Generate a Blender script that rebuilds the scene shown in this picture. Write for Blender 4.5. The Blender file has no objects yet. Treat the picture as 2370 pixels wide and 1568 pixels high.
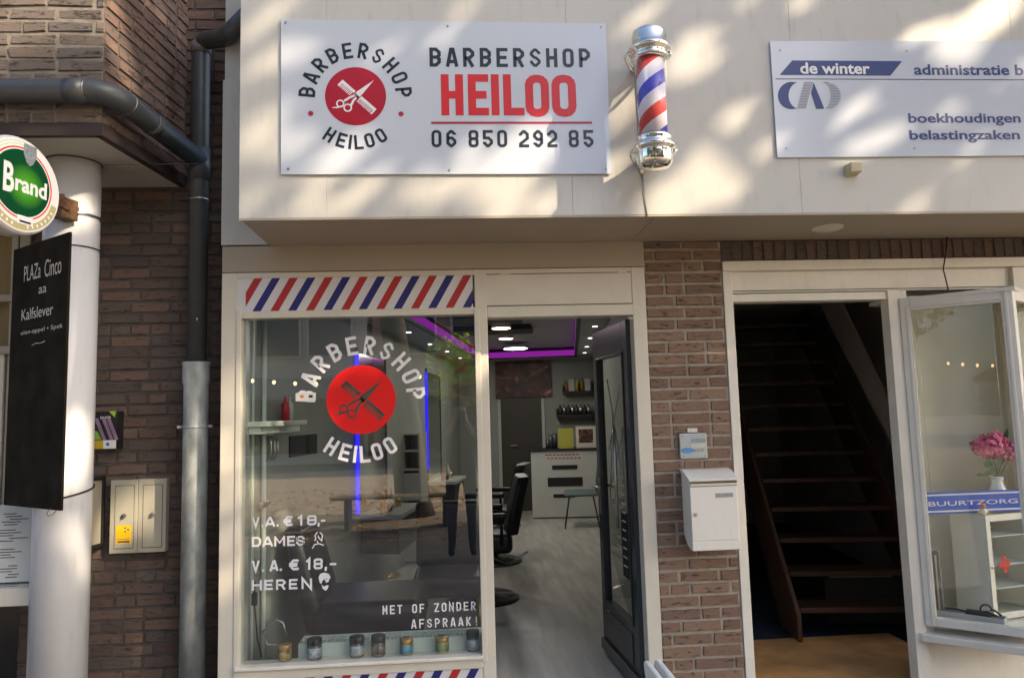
import bpy, math, random
from mathutils import Vector, Matrix
random.seed(7)
sc = bpy.context.scene
col = sc.collection
rad = math.radians
V = Vector
# ------------------------------------------------------------------ camera
YAW, PITCH, ROLL = rad(4.0826), rad(5.7807), rad(-1.6532)
FPX, PW, PH = 1700.0, 2370.0, 1568.0
CAM = V((0, -4.05, 1.6))
def basis():
    cy, sy, cp, sp = math.cos(YAW), math.sin(YAW), math.cos(PITCH), math.sin(PITCH)
    f = V((sy*cp, cy*cp, sp)); r = V((cy, -sy, 0)); u = r.cross(f)
    c, s = math.cos(ROLL), math.sin(ROLL)
    return c*r + s*u, -s*r + c*u, f
CR, CU, CF = basis()
def ray(px, py):
    return CF + (px-PW/2)/FPX*CR - (py-PH/2)/FPX*CU
def on(px, py, p, n):
    """point where the sight line of a photo measurement meets the plane through p with normal n"""
    d = ray(px, py); n = V(n)
    return CAM + d*((V(p)-CAM).dot(n)/d.dot(n))
def UY(px, py, y): return on(px, py, (0, y, 0), (0, 1, 0))
def UX(px, py, x): return on(px, py, (x, 0, 0), (1, 0, 0))
def UZ(px, py, z): return on(px, py, (0, 0, z), (0, 0, 1))
cd = bpy.data.cameras.new('camera'); cam = bpy.data.objects.new('camera', cd); col.objects.link(cam)
cd.sensor_width = 36; cd.lens = FPX/PW*36; cd.clip_start = 0.02; cd.clip_end = 500
cam.matrix_world = Matrix(((CR.x, CU.x, -CF.x, CAM.x), (CR.y, CU.y, -CF.y, CAM.y), (CR.z, CU.z, -CF.z, CAM.z), (0, 0, 0, 1)))
sc.camera = cam
# skewed axes of the rooms behind the shopfront
SK = rad(8.5)
E1 = V((math.cos(SK), -math.sin(SK), 0)); E2 = V((math.sin(SK), math.cos(SK), 0)); EZ = V((0, 0, 1))
EX = V((1, 0, 0)); EY = V((0, 1, 0))
def RM(s, t, z): return E1*s + E2*t + EZ*z
def UT(px, py, t): return on(px, py, E2*t, E2)
def US(px, py, s): return on(px, py, E1*s, E1)
def st(p): return p.dot(E1), p.dot(E2), p.z
# ------------------------------------------------------------------ materials
MATS = {}
def _new(name):
    m = bpy.data.materials.new(name); m.use_nodes = True
    nt = m.node_tree; nt.nodes.clear()
    o = nt.nodes.new('ShaderNodeOutputMaterial')
    MATS[name] = m
    return m, nt, o
def _n(nt, t, **k):
    n = nt.nodes.new(t)
    for a, b in k.items():
        if a in n.inputs.keys(): n.inputs[a].default_value = b
        else: setattr(n, a, b)
    return n
def rgb(c): return (c[0], c[1], c[2], 1)
def paint(name, c, rough=.5, var=.08, scale=6, bump=.02, metal=0, bscale=60, spec=.5, dirt=0, coat=0, stretch=(1, 1, 1)):
    m, nt, o = _new(name); L = nt.links
    b = _n(nt, 'ShaderNodeBsdfPrincipled'); b.inputs['Roughness'].default_value = rough
    b.inputs['Metallic'].default_value = metal; b.inputs['Specular IOR Level'].default_value = spec
    b.inputs['Coat Weight'].default_value = coat
    tc = _n(nt, 'ShaderNodeTexCoord'); mp = _n(nt, 'ShaderNodeMapping'); mp.inputs['Scale'].default_value = stretch
    L.new(tc.outputs['Object'], mp.inputs[0])
    n1 = _n(nt, 'ShaderNodeTexNoise'); n1.inputs['Scale'].default_value = scale; n1.inputs['Detail'].default_value = 5
    L.new(mp.outputs[0], n1.inputs['Vector'])
    r = _n(nt, 'ShaderNodeValToRGB')
    lo = tuple(max(0, x*(1-var)) for x in c); hi = tuple(min(1, x*(1+var)) for x in c)
    r.color_ramp.elements[0].color = rgb(lo); r.color_ramp.elements[0].position = .3
    r.color_ramp.elements[1].color = rgb(hi); r.color_ramp.elements[1].position = .7
    L.new(n1.outputs['Fac'], r.inputs[0]); out = r.outputs[0]
    if dirt:
        n3 = _n(nt, 'ShaderNodeTexNoise'); n3.inputs['Scale'].default_value = 22; n3.inputs['Detail'].default_value = 8
        mp3 = _n(nt, 'ShaderNodeMapping'); mp3.inputs['Scale'].default_value = (1, 1, .25)
        L.new(tc.outputs['Object'], mp3.inputs[0]); L.new(mp3.outputs[0], n3.inputs['Vector'])
        r3 = _n(nt, 'ShaderNodeValToRGB'); r3.color_ramp.elements[0].position = .55; r3.color_ramp.elements[1].position = .75
        r3.color_ramp.elements[1].color = (dirt, dirt, dirt, 1); r3.color_ramp.elements[0].color = (0, 0, 0, 1)
        L.new(n3.outputs['Fac'], r3.inputs[0])
        mx = _n(nt, 'ShaderNodeMix', data_type='RGBA')
        L.new(r3.outputs[0], mx.inputs[0]); L.new(out, mx.inputs[6]); mx.inputs[7].default_value = rgb(tuple(x*.45 for x in c))
        out = mx.outputs[2]
    L.new(out, b.inputs['Base Color'])
    if bump:
        n2 = _n(nt, 'ShaderNodeTexNoise'); n2.inputs['Scale'].default_value = bscale; n2.inputs['Detail'].default_value = 4
        L.new(mp.outputs[0], n2.inputs['Vector'])
        bm = _n(nt, 'ShaderNodeBump'); bm.inputs['Strength'].default_value = bump*5; bm.inputs['Distance'].default_value = .004
        L.new(n2.outputs['Fac'], bm.inputs['Height']); L.new(bm.outputs[0], b.inputs['Normal'])
    L.new(b.outputs[0], o.inputs[0])
    return m
def emit(name, c, s):
    m, nt, o = _new(name); e = _n(nt, 'ShaderNodeEmission'); e.inputs[0].default_value = rgb(c); e.inputs[1].default_value = s
    nt.links.new(e.outputs[0], o.inputs[0]); return m
def glass(name, tint=(.93, .96, .94), refl=1.6, rough=0.0, wav=0.0):
    m, nt, o = _new(name); L = nt.links
    t = _n(nt, 'ShaderNodeBsdfTransparent'); t.inputs[0].default_value = rgb(tint)
    g = _n(nt, 'ShaderNodeBsdfGlossy'); g.inputs['Roughness'].default_value = rough
    fr = _n(nt, 'ShaderNodeFresnel'); fr.inputs[0].default_value = 1.5
    mu = _n(nt, 'ShaderNodeMath', operation='MULTIPLY', use_clamp=True); mu.inputs[1].default_value = refl
    if wav:
        tc = _n(nt, 'ShaderNodeTexCoord'); nn = _n(nt, 'ShaderNodeTexNoise'); nn.inputs['Scale'].default_value = 2.2
        L.new(tc.outputs['Object'], nn.inputs['Vector'])
        bm = _n(nt, 'ShaderNodeBump'); bm.inputs['Strength'].default_value = wav; bm.inputs['Distance'].default_value = .02
        L.new(nn.outputs['Fac'], bm.inputs['Height']); L.new(bm.outputs[0], g.inputs['Normal'])
    mx = _n(nt, 'ShaderNodeMixShader'); ge = _n(nt, 'ShaderNodeNewGeometry')
    inv = _n(nt, 'ShaderNodeMath', operation='SUBTRACT'); inv.inputs[0].default_value = 1; L.new(ge.outputs['Backfacing'], inv.inputs[1])
    m2 = _n(nt, 'ShaderNodeMath', operation='MULTIPLY')
    L.new(fr.outputs[0], mu.inputs[0]); L.new(mu.outputs[0], m2.inputs[0]); L.new(inv.outputs[0], m2.inputs[1]); L.new(m2.outputs[0], mx.inputs[0])
    L.new(t.outputs[0], mx.inputs[1]); L.new(g.outputs[0], mx.inputs[2]); L.new(mx.outputs[0], o.inputs[0])
    return m
def brick_mat(name, cols, dark=.35, crack=1.0):
    m, nt, o = _new(name); L = nt.links
    b = _n(nt, 'ShaderNodeBsdfPrincipled'); b.inputs['Roughness'].default_value = .88; b.inputs['Specular IOR Level'].default_value = .25
    at = _n(nt, 'ShaderNodeAttribute', attribute_name='tone')
    r = _n(nt, 'ShaderNodeValToRGB'); cr = r.color_ramp; cr.interpolation = 'LINEAR'
    while len(cr.elements) < len(cols): cr.elements.new(.5)
    for i, c in enumerate(cols):
        cr.elements[i].position = i/(len(cols)-1); cr.elements[i].color = rgb(c)
    L.new(at.outputs['Fac'], r.inputs[0])
    tc = _n(nt, 'ShaderNodeTexCoord')
    mp = _n(nt, 'ShaderNodeMapping'); mp.inputs['Scale'].default_value = (1, 1, 3.6); L.new(tc.outputs['Object'], mp.inputs[0])
    n1 = _n(nt, 'ShaderNodeTexNoise'); n1.inputs['Scale'].default_value = 17; n1.inputs['Detail'].default_value = 9; n1.inputs['Roughness'].default_value = .65
    L.new(mp.outputs[0], n1.inputs['Vector'])
    rr = _n(nt, 'ShaderNodeValToRGB'); rr.color_ramp.elements[0].position = .34; rr.color_ramp.elements[1].position = .44
    rr.color_ramp.elements[0].color = (dark, dark, dark*1.05, 1); rr.color_ramp.elements[1].color = (1, 1, 1, 1)
    L.new(n1.outputs['Fac'], rr.inputs[0])
    mx = _n(nt, 'ShaderNodeMix', data_type='RGBA', blend_type='MULTIPLY'); mx.inputs[0].default_value = 1
    L.new(r.outputs[0], mx.inputs[6]); L.new(rr.outputs[0], mx.inputs[7])
    n2 = _n(nt, 'ShaderNodeTexNoise'); n2.inputs['Scale'].default_value = 55; n2.inputs['Detail'].default_value = 6
    L.new(mp.outputs[0], n2.inputs['Vector'])
    hs = _n(nt, 'ShaderNodeHueSaturation'); ml = _n(nt, 'ShaderNodeMapRange'); ml.inputs[3].default_value = .75; ml.inputs[4].default_value = 1.25
    L.new(n2.outputs['Fac'], ml.inputs[0]); L.new(ml.outputs[0], hs.inputs['Value']); L.new(mx.outputs[2], hs.inputs['Color'])
    L.new(hs.outputs[0], b.inputs['Base Color'])
    ad = _n(nt, 'ShaderNodeMath', operation='MULTIPLY_ADD'); ad.inputs[1].default_value = .5
    L.new(n2.outputs['Fac'], ad.inputs[0]); L.new(rr.outputs[0], ad.inputs[2])
    bm = _n(nt, 'ShaderNodeBump'); bm.inputs['Strength'].default_value = .8*crack; bm.inputs['Distance'].default_value = .006
    L.new(ad.outputs[0], bm.inputs['Height']); L.new(bm.outputs[0], b.inputs['Normal']); L.new(b.outputs[0], o.inputs[0])
    return m
# ------------------------------------------------------------------ mesh builder
class MB:
    def __init__(self):
        self.v = []; self.f = []; self.mi = []; self.sm = []; self.tn = []; self.i = 0; self.t = .5; self.s = False
        self.M = None
    def frame(self, o, X, Y, Z):
        self.M = (V(o), V(X), V(Y), V(Z)); return self
    def P(self, p):
        if self.M is None: return V(p)
        o, X, Y, Z = self.M; return o + X*p[0] + Y*p[1] + Z*p[2]
    def add(self, vs, fs, smooth=None):
        b = len(self.v); self.v += [self.P(p) for p in vs]
        for k, f in enumerate(fs):
            self.f.append([b+j for j in f]); self.mi.append(self.i); self.tn.append(self.t)
            self.sm.append(self.s if smooth is None else (smooth if isinstance(smooth, bool) else smooth[k]))
        return self
    def box(self, x0, x1, y0, y1, z0, z1):
        vs = [(x, y, z) for x in (x0, x1) for y in (y0, y1) for z in (z0, z1)]
        return self.add(vs, [(0, 1, 3, 2), (4, 6, 7, 5), (0, 4, 5, 1), (2, 3, 7, 6), (0, 2, 6, 4), (1, 5, 7, 3)], False)
    def poly(self, pts, th=0):
        """flat polygon; with th an extruded slab (pts in local coordinates, thickness along +normal of the y axis)"""
        n = len(pts)
        if not th: return self.add(pts, [tuple(range(n))], False)
        a = [V(p) for p in pts]; nn = (a[1]-a[0]).cross(a[2]-a[0]).normalized()*th
        vs = a + [p+nn for p in a]
        fs = [tuple(range(n-1, -1, -1)), tuple(range(n, 2*n))] + [(i, (i+1) % n, n+(i+1) % n, n+i) for i in range(n)]
        return self.add(vs, fs, False)
    def cyl(self, p0, p1, r, n=20, r1=None, cap=True, smooth=True):
        p0, p1 = V(p0), V(p1); d = (p1-p0).normalized(); a = d.orthogonal().normalized(); b = d.cross(a)
        r1 = r if r1 is None else r1; vs = []
        for p, q in ((p0, r), (p1, r1)):
            for k in range(n):
                t = 2*math.pi*k/n; vs.append(p + (a*math.cos(t)+b*math.sin(t))*q)
        fs = [(k, (k+1) % n, n+(k+1) % n, n+k) for k in range(n)]; sm = [smooth]*n
        if cap: fs += [tuple(range(n-1, -1, -1)), tuple(range(n, 2*n))]; sm += [False, False]
        return self.add(vs, fs, sm)
    def tube(self, pts, r, n=10, cap=True, radii=None):
        pts = [V(p) for p in pts]; m = len(pts); vs = []
        up = None
        for i, p in enumerate(pts):
            d = ((pts[min(i+1, m-1)]-pts[max(i-1, 0)])).normalized()
            if up is None: up = d.orthogonal().normalized()
            a = (up - d*up.dot(d)).normalized(); up = a; b = d.cross(a)
            rr = radii[i] if radii else r
            for k in range(n):
                t = 2*math.pi*k/n; vs.append(p+(a*math.cos(t)+b*math.sin(t))*rr)
        fs = [(i*n+k, i*n+(k+1) % n, (i+1)*n+(k+1) % n, (i+1)*n+k) for i in range(m-1) for k in range(n)]; sm = [True]*len(fs)
        if cap: fs += [tuple(range(n-1, -1, -1)), tuple((m-1)*n+k for k in range(n))]; sm += [False]*2
        return self.add(vs, fs, sm)
    def lathe(self, prof, o=(0, 0, 0), n=40, axis=(0, 0, 1), smooth=True):
        o = V(o); d = V(axis).normalized(); a = d.orthogonal().normalized(); b = d.cross(a); vs = []
        for r, h in prof:
            for k in range(n):
                t = 2*math.pi*k/n; vs.append(o + d*h + (a*math.cos(t)+b*math.sin(t))*r)
        m = len(prof)
        fs = [(i*n+k, i*n+(k+1) % n, (i+1)*n+(k+1) % n, (i+1)*n+k) for i in range(m-1) for k in range(n)]
        sm = [smooth]*len(fs)
        if prof[0][0] > 1e-5: fs.append(tuple(range(n-1, -1, -1))); sm.append(False)
        if prof[-1][0] > 1e-5: fs.append(tuple((m-1)*n+k for k in range(n))); sm.append(False)
        return self.add(vs, fs, sm)
    def ball(self, c, rx, ry=None, rz=None, n=12, m=8):
        ry = rx if ry is None else ry; rz = rx if rz is None else rz; c = V(c); vs = []
        for i in range(m+1):
            ph = math.pi*i/m
            for k in range(n):
                t = 2*math.pi*k/n
                vs.append(c+V((rx*math.sin(ph)*math.cos(t), ry*math.sin(ph)*math.sin(t), rz*math.cos(ph))))
        fs = [(i*n+k, i*n+(k+1) % n, (i+1)*n+(k+1) % n, (i+1)*n+k) for i in range(m) for k in range(n)]
        return self.add(vs, fs, True)
    def loft(self, loops, cap=True, smooth=True):
        n = len(loops[0]); vs = [p for l in loops for p in l]; m = len(loops)
        fs = [(i*n+k, i*n+(k+1) % n, (i+1)*n+(k+1) % n, (i+1)*n+k) for i in range(m-1) for k in range(n)]; sm = [smooth]*len(fs)
        if cap: fs += [tuple(range(n-1, -1, -1)), tuple((m-1)*n+k for k in range(n))]; sm += [False]*2
        return self.add(vs, fs, sm)
    def rbox(self, c, h, r=.02, n=4):
        """soft-cornered box, centre c, half sizes h"""
        cx, cy, cz = c; hx, hy, hz = h; loops = []
        def ring(ins, z):
            L = []
            for sx, sy, a0 in ((1, 1, 0), (-1, 1, 90), (-1, -1, 180), (1, -1, 270)):
                for k in range(n+1):
                    a = rad(a0+90*k/n); q = max(r-ins, .0005)
                    L.append((cx+sx*(hx-r)+math.cos(a)*q, cy+sy*(hy-r)+math.sin(a)*q, z))
            return L
        for k in range(n+1):
            a = rad(90*k/n); loops.append(ring(r*(1-math.sin(a)), cz-hz+r*(1-math.cos(a))))
        for k in range(n, -1, -1):
            a = rad(90*k/n); loops.append(ring(r*(1-math.sin(a)), cz+hz-r*(1-math.cos(a))))
        return self.loft(loops)
    def build(self, name, mats, parent=None, bevel=0, **props):
        me = bpy.data.meshes.new(name)
        # drop repeated points inside a face
        me.from_pydata([tuple(p) for p in self.v], [], self.f)
        if not isinstance(mats, (list, tuple)): mats = [mats]
        for m in mats: me.materials.append(MATS[m] if isinstance(m, str) else m)
        me.polygons.foreach_set('material_index', self.mi); me.polygons.foreach_set('use_smooth', self.sm)
        a = me.attributes.new('tone', 'FLOAT', 'FACE'); a.data.foreach_set('value', self.tn)
        me.validate(); me.update()
        o = bpy.data.objects.new(name, me); col.objects.link(o)
        if bevel:
            bv = o.modifiers.new('bevel', 'BEVEL'); bv.width = bevel; bv.segments = 2; bv.limit_method = 'ANGLE'; bv.angle_limit = rad(40)
            bv.harden_normals = False
        if parent:
            o.parent = parent; o.matrix_parent_inverse = parent.matrix_basis.inverted()
        for k, v in props.items(): o[k] = v
        return o
def thing(name, label, cat, loc=(0, 0, 0), group=None):
    o = bpy.data.objects.new(name, None); col.objects.link(o); o.location = loc; o.empty_display_size = .1
    o['label'] = label; o['category'] = cat
    if group: o['group'] = group
    return o
def dup(root, delta, label, group=None, rz=0):
    r = root.copy(); col.objects.link(r); r.location = root.location+V(delta); r.rotation_euler.z += rz
    r['label'] = label
    if group: r['group'] = group
    def rec(src, dst):
        for ch in list(src.children):
            c = ch.copy(); col.objects.link(c); c.parent = dst
            c.matrix_parent_inverse = ch.matrix_parent_inverse.copy(); rec(ch, c)
    rec(root, r)
    return r
# ------------------------------------------------------------------ lettering
def stroke(mb, pts, th, closed=False, dz=0.0):
    P = [V((p[0], p[1])) for p in pts]; n = len(P); L = []; R = []
    for i in range(n):
        a = P[i-1] if (closed or i > 0) else None; b = P[(i+1) % n] if (closed or i < n-1) else None
        if a is None: d = (b-P[i]).normalized(); nn = V((-d.y, d.x)); s = 1
        elif b is None: d = (P[i]-a).normalized(); nn = V((-d.y, d.x)); s = 1
        else:
            d1 = (P[i]-a).normalized(); d2 = (b-P[i]).normalized(); n1 = V((-d1.y, d1.x)); n2 = V((-d2.y, d2.x))
            nn = (n1+n2); nn = nn.normalized() if nn.length > 1e-6 else n1; s = 1/max(.35, nn.dot(n1))
        L.append(P[i]+nn*th/2*s); R.append(P[i]-nn*th/2*s)
    m = n if closed else n-1
    for i in range(m):
        j = (i+1) % n
        mb.add([(L[i].x, dz, L[i].y), (R[i].x, dz, R[i].y), (R[j].x, dz, R[j].y), (L[j].x, dz, L[j].y)], [(0, 1, 2, 3)], False)
def G(w, t, rc=.16):
    """block letters: width w, height 1, stroke t, centre lines"""
    a, b, c, d = t/2, w-t/2, t/2, 1-t/2; m = .5; k = min(rc, (b-a)*.42)
    def rr(x0, x1, y0, y1, q=k):
        L = []
        for cx_, cy_, a0 in ((x1-q, y0+q, 270), (x1-q, y1-q, 0), (x0+q, y1-q, 90), (x0+q, y0+q, 180)):
            L += [(cx_+q*math.cos(rad(a0+30*i)), cy_+q*math.sin(rad(a0+30*i))) for i in range(4)]
        return L
    g = {
     'B': [([(a, 0+t/2), (b-k, c), (b, c+k), (b, m-k*.6), (b-k*.6, m), (b, m+k*.6), (b, d-k), (b-k, d), (a, d)], True), ([(a, m), (b-k*.6, m)], False)],
     'A': [([(a*.6, 0), (w/2-t*.28, d), (w/2+t*.28, d), (w-a*.6, 0)], False), ([(a*1.6, .27), (w-a*1.6, .27)], False)],
     'R': [([(a, 0), (a, d), (b-k, d), (b, d-k), (b, m+k-.04), (b-k, m-.04), (a, m-.04)], False), ([(b-k*1.5, m-.04), (b, 0)], False)],
     'E': [([(w, d), (a, d), (a, c), (w, c)], False), ([(a, m), (w*.9, m)], False)],
     'S': [([(b, d-k*1.4), (b, d-k), (b-k, d), (a+k, d), (a, d-k), (a, m+k), (a+k*.9, m+.02), (b-k*.9, m-.02), (b, m-k), (b, c+k), (b-k, c), (a+k, c), (a, c+k), (a, c+k*1.6)], False, .82)],
     'H': [([(a, 0), (a, 1)], False), ([(b, 0), (b, 1)], False), ([(a, m), (b, m)], False)],
     'O': [(rr(a, b, c, d), True)], '0': [(rr(a, b, c, d), True)],
     'P': [([(a, 0), (a, d), (b-k, d), (b, d-k), (b, m-.06+k), (b-k, m-.06), (a, m-.06)], False)],
     'I': [([(w/2, 0), (w/2, 1)], False)],
     'L': [([(a, 1), (a, c), (w, c)], False)],
     'M': [([(a, 0), (a, 1)], False), ([(b, 0), (b, 1)], False), ([(a*.9, 1-t*.2), (w/2, .34), (w-a*.9, 1-t*.2)], False, .62)],
     'T': [([(0, d), (w, d)], False), ([(w/2, 0), (w/2, 1)], False)],
     'F': [([(w, d), (a, d), (a, 0)], False), ([(a, m), (w*.9, m)], False)],
     'Z': [([(0, d), (b, d), (a, c), (w, c)], False)],
     'N': [([(a, 0), (a, 1), (b, 0), (b, 1)], False)],
     'D': [([(a, c), (b-k, c), (b, c+k), (b, d-k), (b-k, d), (a, d)], True)],
     'V': [([(a*.7, 1), (w/2, t*.4), (w-a*.7, 1)], False)],
     '1': [([(w*.62, 0), (w*.62, d+t*.2), (w*.05, .70)], False)],
     '.': [([(w/2, 0), (w/2, t)], False)], ',': [([(w*.6, t), (w*.4, -t*.8)], False)], '-': [([(0, .42), (w, .42)], False)],
     'C': [([(b, d-k*1.1), (b-k*.6, d), (a+k*.9, d), (a+k*.25, d-k*.5), (a, d-k*1.4), (a, c+k*1.4), (a+k*.25, c+k*.5), (a+k*.9, c), (b-k*.6, c), (b, c+k*1.1)], False)],
     '\u20ac': [([(b, d-.10), (b-.10, d), (a+.30, d), (a+.16, d-.14), (a+.10, .5), (a+.16, c+.14), (a+.30, c), (b-.10, c), (b, c+.10)], False), ([(0, .60), (b-.08, .60)], False), ([(0, .41), (b-.12, .41)], False)],
     'K': [([(a, 0), (a, 1)], False), ([(b, 1), (a+t*.6, .48), (b, 0)], False)],
     '!': [([(w/2, .3), (w/2, 1)], False), ([(w/2, 0), (w/2, .17)], False)],
     '6': [([(b, d-k*1.2), (b, d-k), (b-k, d), (a+k, d), (a, d-k), (a, c+k), (a+k, c), (b-k, c), (b, c+k), (b, m+.04-k), (b-k, m+.04), (a, m+.04)], False)],
     '9': [([(a, c+k*1.2), (a, c+k), (a+k, c), (b-k, c), (b, c+k), (b, d-k), (b-k, d), (a+k, d), (a, d-k), (a, m-.04+k), (a+k, m-.04), (b, m-.04)], False)],
     '8': [(rr(a, b, m, d, k*.8), True), (rr(a, b, c, m, k*.8), True)],
     '5': [([(w, d), (a, d), (a, m+.04), (b-k, m+.04), (b, m+.04-k), (b, c+k), (b-k, c), (a+k, c), (a, c+k), (a, c+k*1.5)], False)],
     '2': [([(a, d-k*1.5), (a, d-k), (a+k, d), (b-k, d), (b, d-k), (b, m+.02), (a, c+.12), (a, c), (w, c)], False)],
    }
    return g
def block_text(mb, s, x, y, h, w, t, adv, rc=.16, wI=None):
    """block letters in the local xz plane of mb, starting at x,y"""
    g = G(w/h, t/h, rc); cx = x; dz = 0
    for ch in s:
        if ch == ' ': cx += adv; continue
        for k, gl in enumerate(g[ch]):
            stroke(mb, [(cx+p[0]*h, y+p[1]*h) for p in gl[0]], t*(gl[2] if len(gl) > 2 else 1), gl[1], -.0002*k)
        cx += adv if ch not in 'I!' or wI is None else wI
def arc_text(mb, s, angs, R, h, w, t, inward=False, rc=.16):
    g = G(w/h, t/h, rc)
    for ch, a in zip(s, angs):
        a = rad(a); c = V((math.cos(a), math.sin(a)))*R
        up = V((math.cos(a), math.sin(a)))*(-1 if inward else 1); rt = V((up.y, -up.x))
        for k, gl in enumerate(g[ch]):
            stroke(mb, [tuple(c + rt*(p[0]*h-w/2) + up*(p[1]*h-h/2)) for p in gl[0]], t*(gl[2] if len(gl) > 2 else 1), gl[1], -.0002*k)
def font_text(name, s, P0, X, Zd, w, h, mat, parent, off=0.0, ext=.0004, shear=0.0):
    """lettering filling the box w x h whose lower left corner is P0"""
    cu = bpy.data.curves.new('tmp', 'FONT'); cu.body = s; cu.size = 1; cu.offset = off; cu.resolution_u = 4; cu.shear = shear
    to = bpy.data.objects.new('tmp', cu); col.objects.link(to)
    dg = bpy.context.evaluated_depsgraph_get(); me = bpy.data.meshes.new_from_object(to.evaluated_get(dg))
    bpy.data.objects.remove(to); bpy.data.curves.remove(cu)
    xs = [v.co.x for v in me.vertices]; ys = [v.co.y for v in me.vertices]
    x0, x1, y0, y1 = min(xs), max(xs), min(ys), max(ys); P0, X, Zd = V(P0), V(X), V(Zd)
    for v in me.vertices:
        v.co = P0 + X*((v.co.x-x0)/(x1-x0)*w) + Zd*((v.co.y-y0)/(y1-y0)*h)
    me.materials.clear(); me.materials.append(MATS[mat]); me.name = name
    o = bpy.data.objects.new(name, me); col.objects.link(o)
    if parent: o.parent = parent; o.matrix_parent_inverse = parent.matrix_basis.inverted()
    return o
def text_on(name, s, px0, py0, px1, py1, y, mat, parent, off=0.0, desc=False):
    """lettering measured as photo box (left, bottom, right, top) on the plane y"""
    a = UY(px0, py0, y); b = UY(px1, py1, y)
    return font_text(name, s, (a.x, y, min(a.z, a.z)), EX, EZ, b.x-a.x, b.z-a.z, mat, parent, off)
def bricks(mb, P0, U, N, W, H, L=.212, h=.0545, j=.0115, depth=.02, jit=.0025, seed=1, half=True, z0off=0, mort=1, vert=False, clip=None):
    """courses of separate bricks standing proud of a mortar bed; P0 lower left corner, U along, N outwards"""
    rnd = random.Random(seed); P0, U, N = V(P0), V(U).normalized(), V(N).normalized()
    mb.frame(P0, U, N, EZ)
    mb.i = mort; mb.box(0, W, -.05, -.0015, 0, H)
    mb.i = 0; z = 0; row = 0
    while z < H-.01:
        hh = min(h, H-z-.002); x = -rnd.choice([0, .25, .5, .75])*L if row % 2 else -rnd.choice([.5, 0])*L
        while x < W:
            l = L if (rnd.random() < .72) else L/2-j/2
            if vert: l = h if not vert is True else .052
            a, b = max(0, x), min(W, x+l)
            if b-a > .015 and not (clip and clip(a, b, z)):
                q = lambda: rnd.uniform(-jit, jit)
                e = rnd.uniform(-.0025, .003); c = .004
                v = [(a+q()*.5, -.006, z), (b+q()*.5, -.006, z), (b+q()*.5, -.006, z+hh), (a+q()*.5, -.006, z+hh)]
                y2 = .0045+e
                v += [(a+c+q(), y2+q()*.6, z+c+q()), (b-c+q(), y2+q()*.6, z+c+q()), (b-c+q(), y2+q()*.6, z+hh-c+q()), (a+c+q(), y2+q()*.6, z+hh-c+q())]
                mb.t = rnd.random()
                mb.add(v, [(4, 5, 6, 7), (0, 1, 5, 4), (1, 2, 6, 5), (2, 3, 7, 6), (3, 0, 4, 7)], False)
            x += l+j
        z += h+j; row += 1
    mb.M = None; mb.t = .5; mb.i = 0
# ------------------------------------------------------------------ palette
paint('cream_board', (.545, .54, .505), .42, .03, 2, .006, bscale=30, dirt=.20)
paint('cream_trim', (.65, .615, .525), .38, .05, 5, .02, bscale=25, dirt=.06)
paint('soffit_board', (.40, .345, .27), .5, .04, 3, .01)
paint('white_trim', (.74, .71, .63), .35, .05, 6, .015, dirt=.14)
paint('groove', (.05, .045, .04), .9, .1)
paint('sign_white', (.57, .62, .70), .16, .015, 2, .003, bscale=3, spec=.6)
paint('vinyl_navy', (.018, .026, .042), .3, .05, 8, 0)
paint('vinyl_red', (.62, .022, .03), .3, .06, 8, 0)
paint('vinyl_crimson', (.42, .012, .035), .3, .08, 8, 0)
paint('vinyl_white', (.80, .80, .82), .4, .03, 8, 0)
paint('vinyl_bar', (.40, .03, .06), .3, .05, 8, 0)
paint('office_blue', (.035, .06, .20), .35, .05, 8, 0)
paint('office_grey', (.22, .24, .32), .4, .05, 8, 0)
paint('stripe_red', (.42, .03, .03), .35, .06, 8, 0)
paint('stripe_blue', (.025, .025, .17), .35, .06, 8, 0)
paint('stripe_white', (.66, .66, .68), .35, .04, 8, 0)
paint('screw', (.35, .35, .35), .35, .1, 30, 0, metal=.9)
paint('chrome', (.78, .77, .70), .10, .02, 8, 0, metal=1)
paint('steel', (.55, .55, .55), .28, .08, 12, 0, metal=1)
paint('pvc_dark', (.06, .066, .07), .38, .12, 9, .01, dirt=.25)
paint('pvc_scuff', (.16, .15, .14), .6, .15, 9, .01)
paint('galvanised', (.40, .44, .44), .45, .35, 16, .02, metal=.15, stretch=(1, 1, .5), dirt=.2)
paint('mortar_light', (.31, .275, .225), .95, .2, 18, .12, bscale=120)
paint('mortar_mid', (.20, .18, .155), .95, .25, 18, .12, bscale=120)
paint('mortar_dark', (.085, .072, .066), .95, .25, 18, .12, bscale=120)
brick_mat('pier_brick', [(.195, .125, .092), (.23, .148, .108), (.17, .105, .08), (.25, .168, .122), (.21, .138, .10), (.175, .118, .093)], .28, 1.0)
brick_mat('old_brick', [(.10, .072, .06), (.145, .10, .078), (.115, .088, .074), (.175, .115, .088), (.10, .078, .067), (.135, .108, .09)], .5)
brick_mat('front_brick', [(.13, .11, .10), (.165, .135, .115), (.12, .105, .098), (.185, .145, .12), (.15, .125, .112)], .45, 1.4)
brick_mat('side_brick', [(.15, .10, .08), (.20, .13, .10), (.13, .09, .08), (.185, .125, .10), (.12, .09, .08)], .45, 1.2)
paint('brown_trim', (.035, .022, .018), .6, .2, 10, .03)
paint('column_white', (.66, .67, .70), .22, .04, 5, .006, bscale=20, dirt=.20, stretch=(1, 1, .35))
paint('soffit_white', (.52, .49, .42), .5, .04, 4, .01)
paint('rust', (.13, .07, .035), .75, .5, 35, .1, metal=.2)
paint('chalkboard', (.020, .016, .011), .9, .35, 7, .02, spec=.08)
paint('chalk', (.62, .58, .50), .95, .15, 60, 0)
paint('black', (.012, .012, .013), .5, .1)
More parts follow.
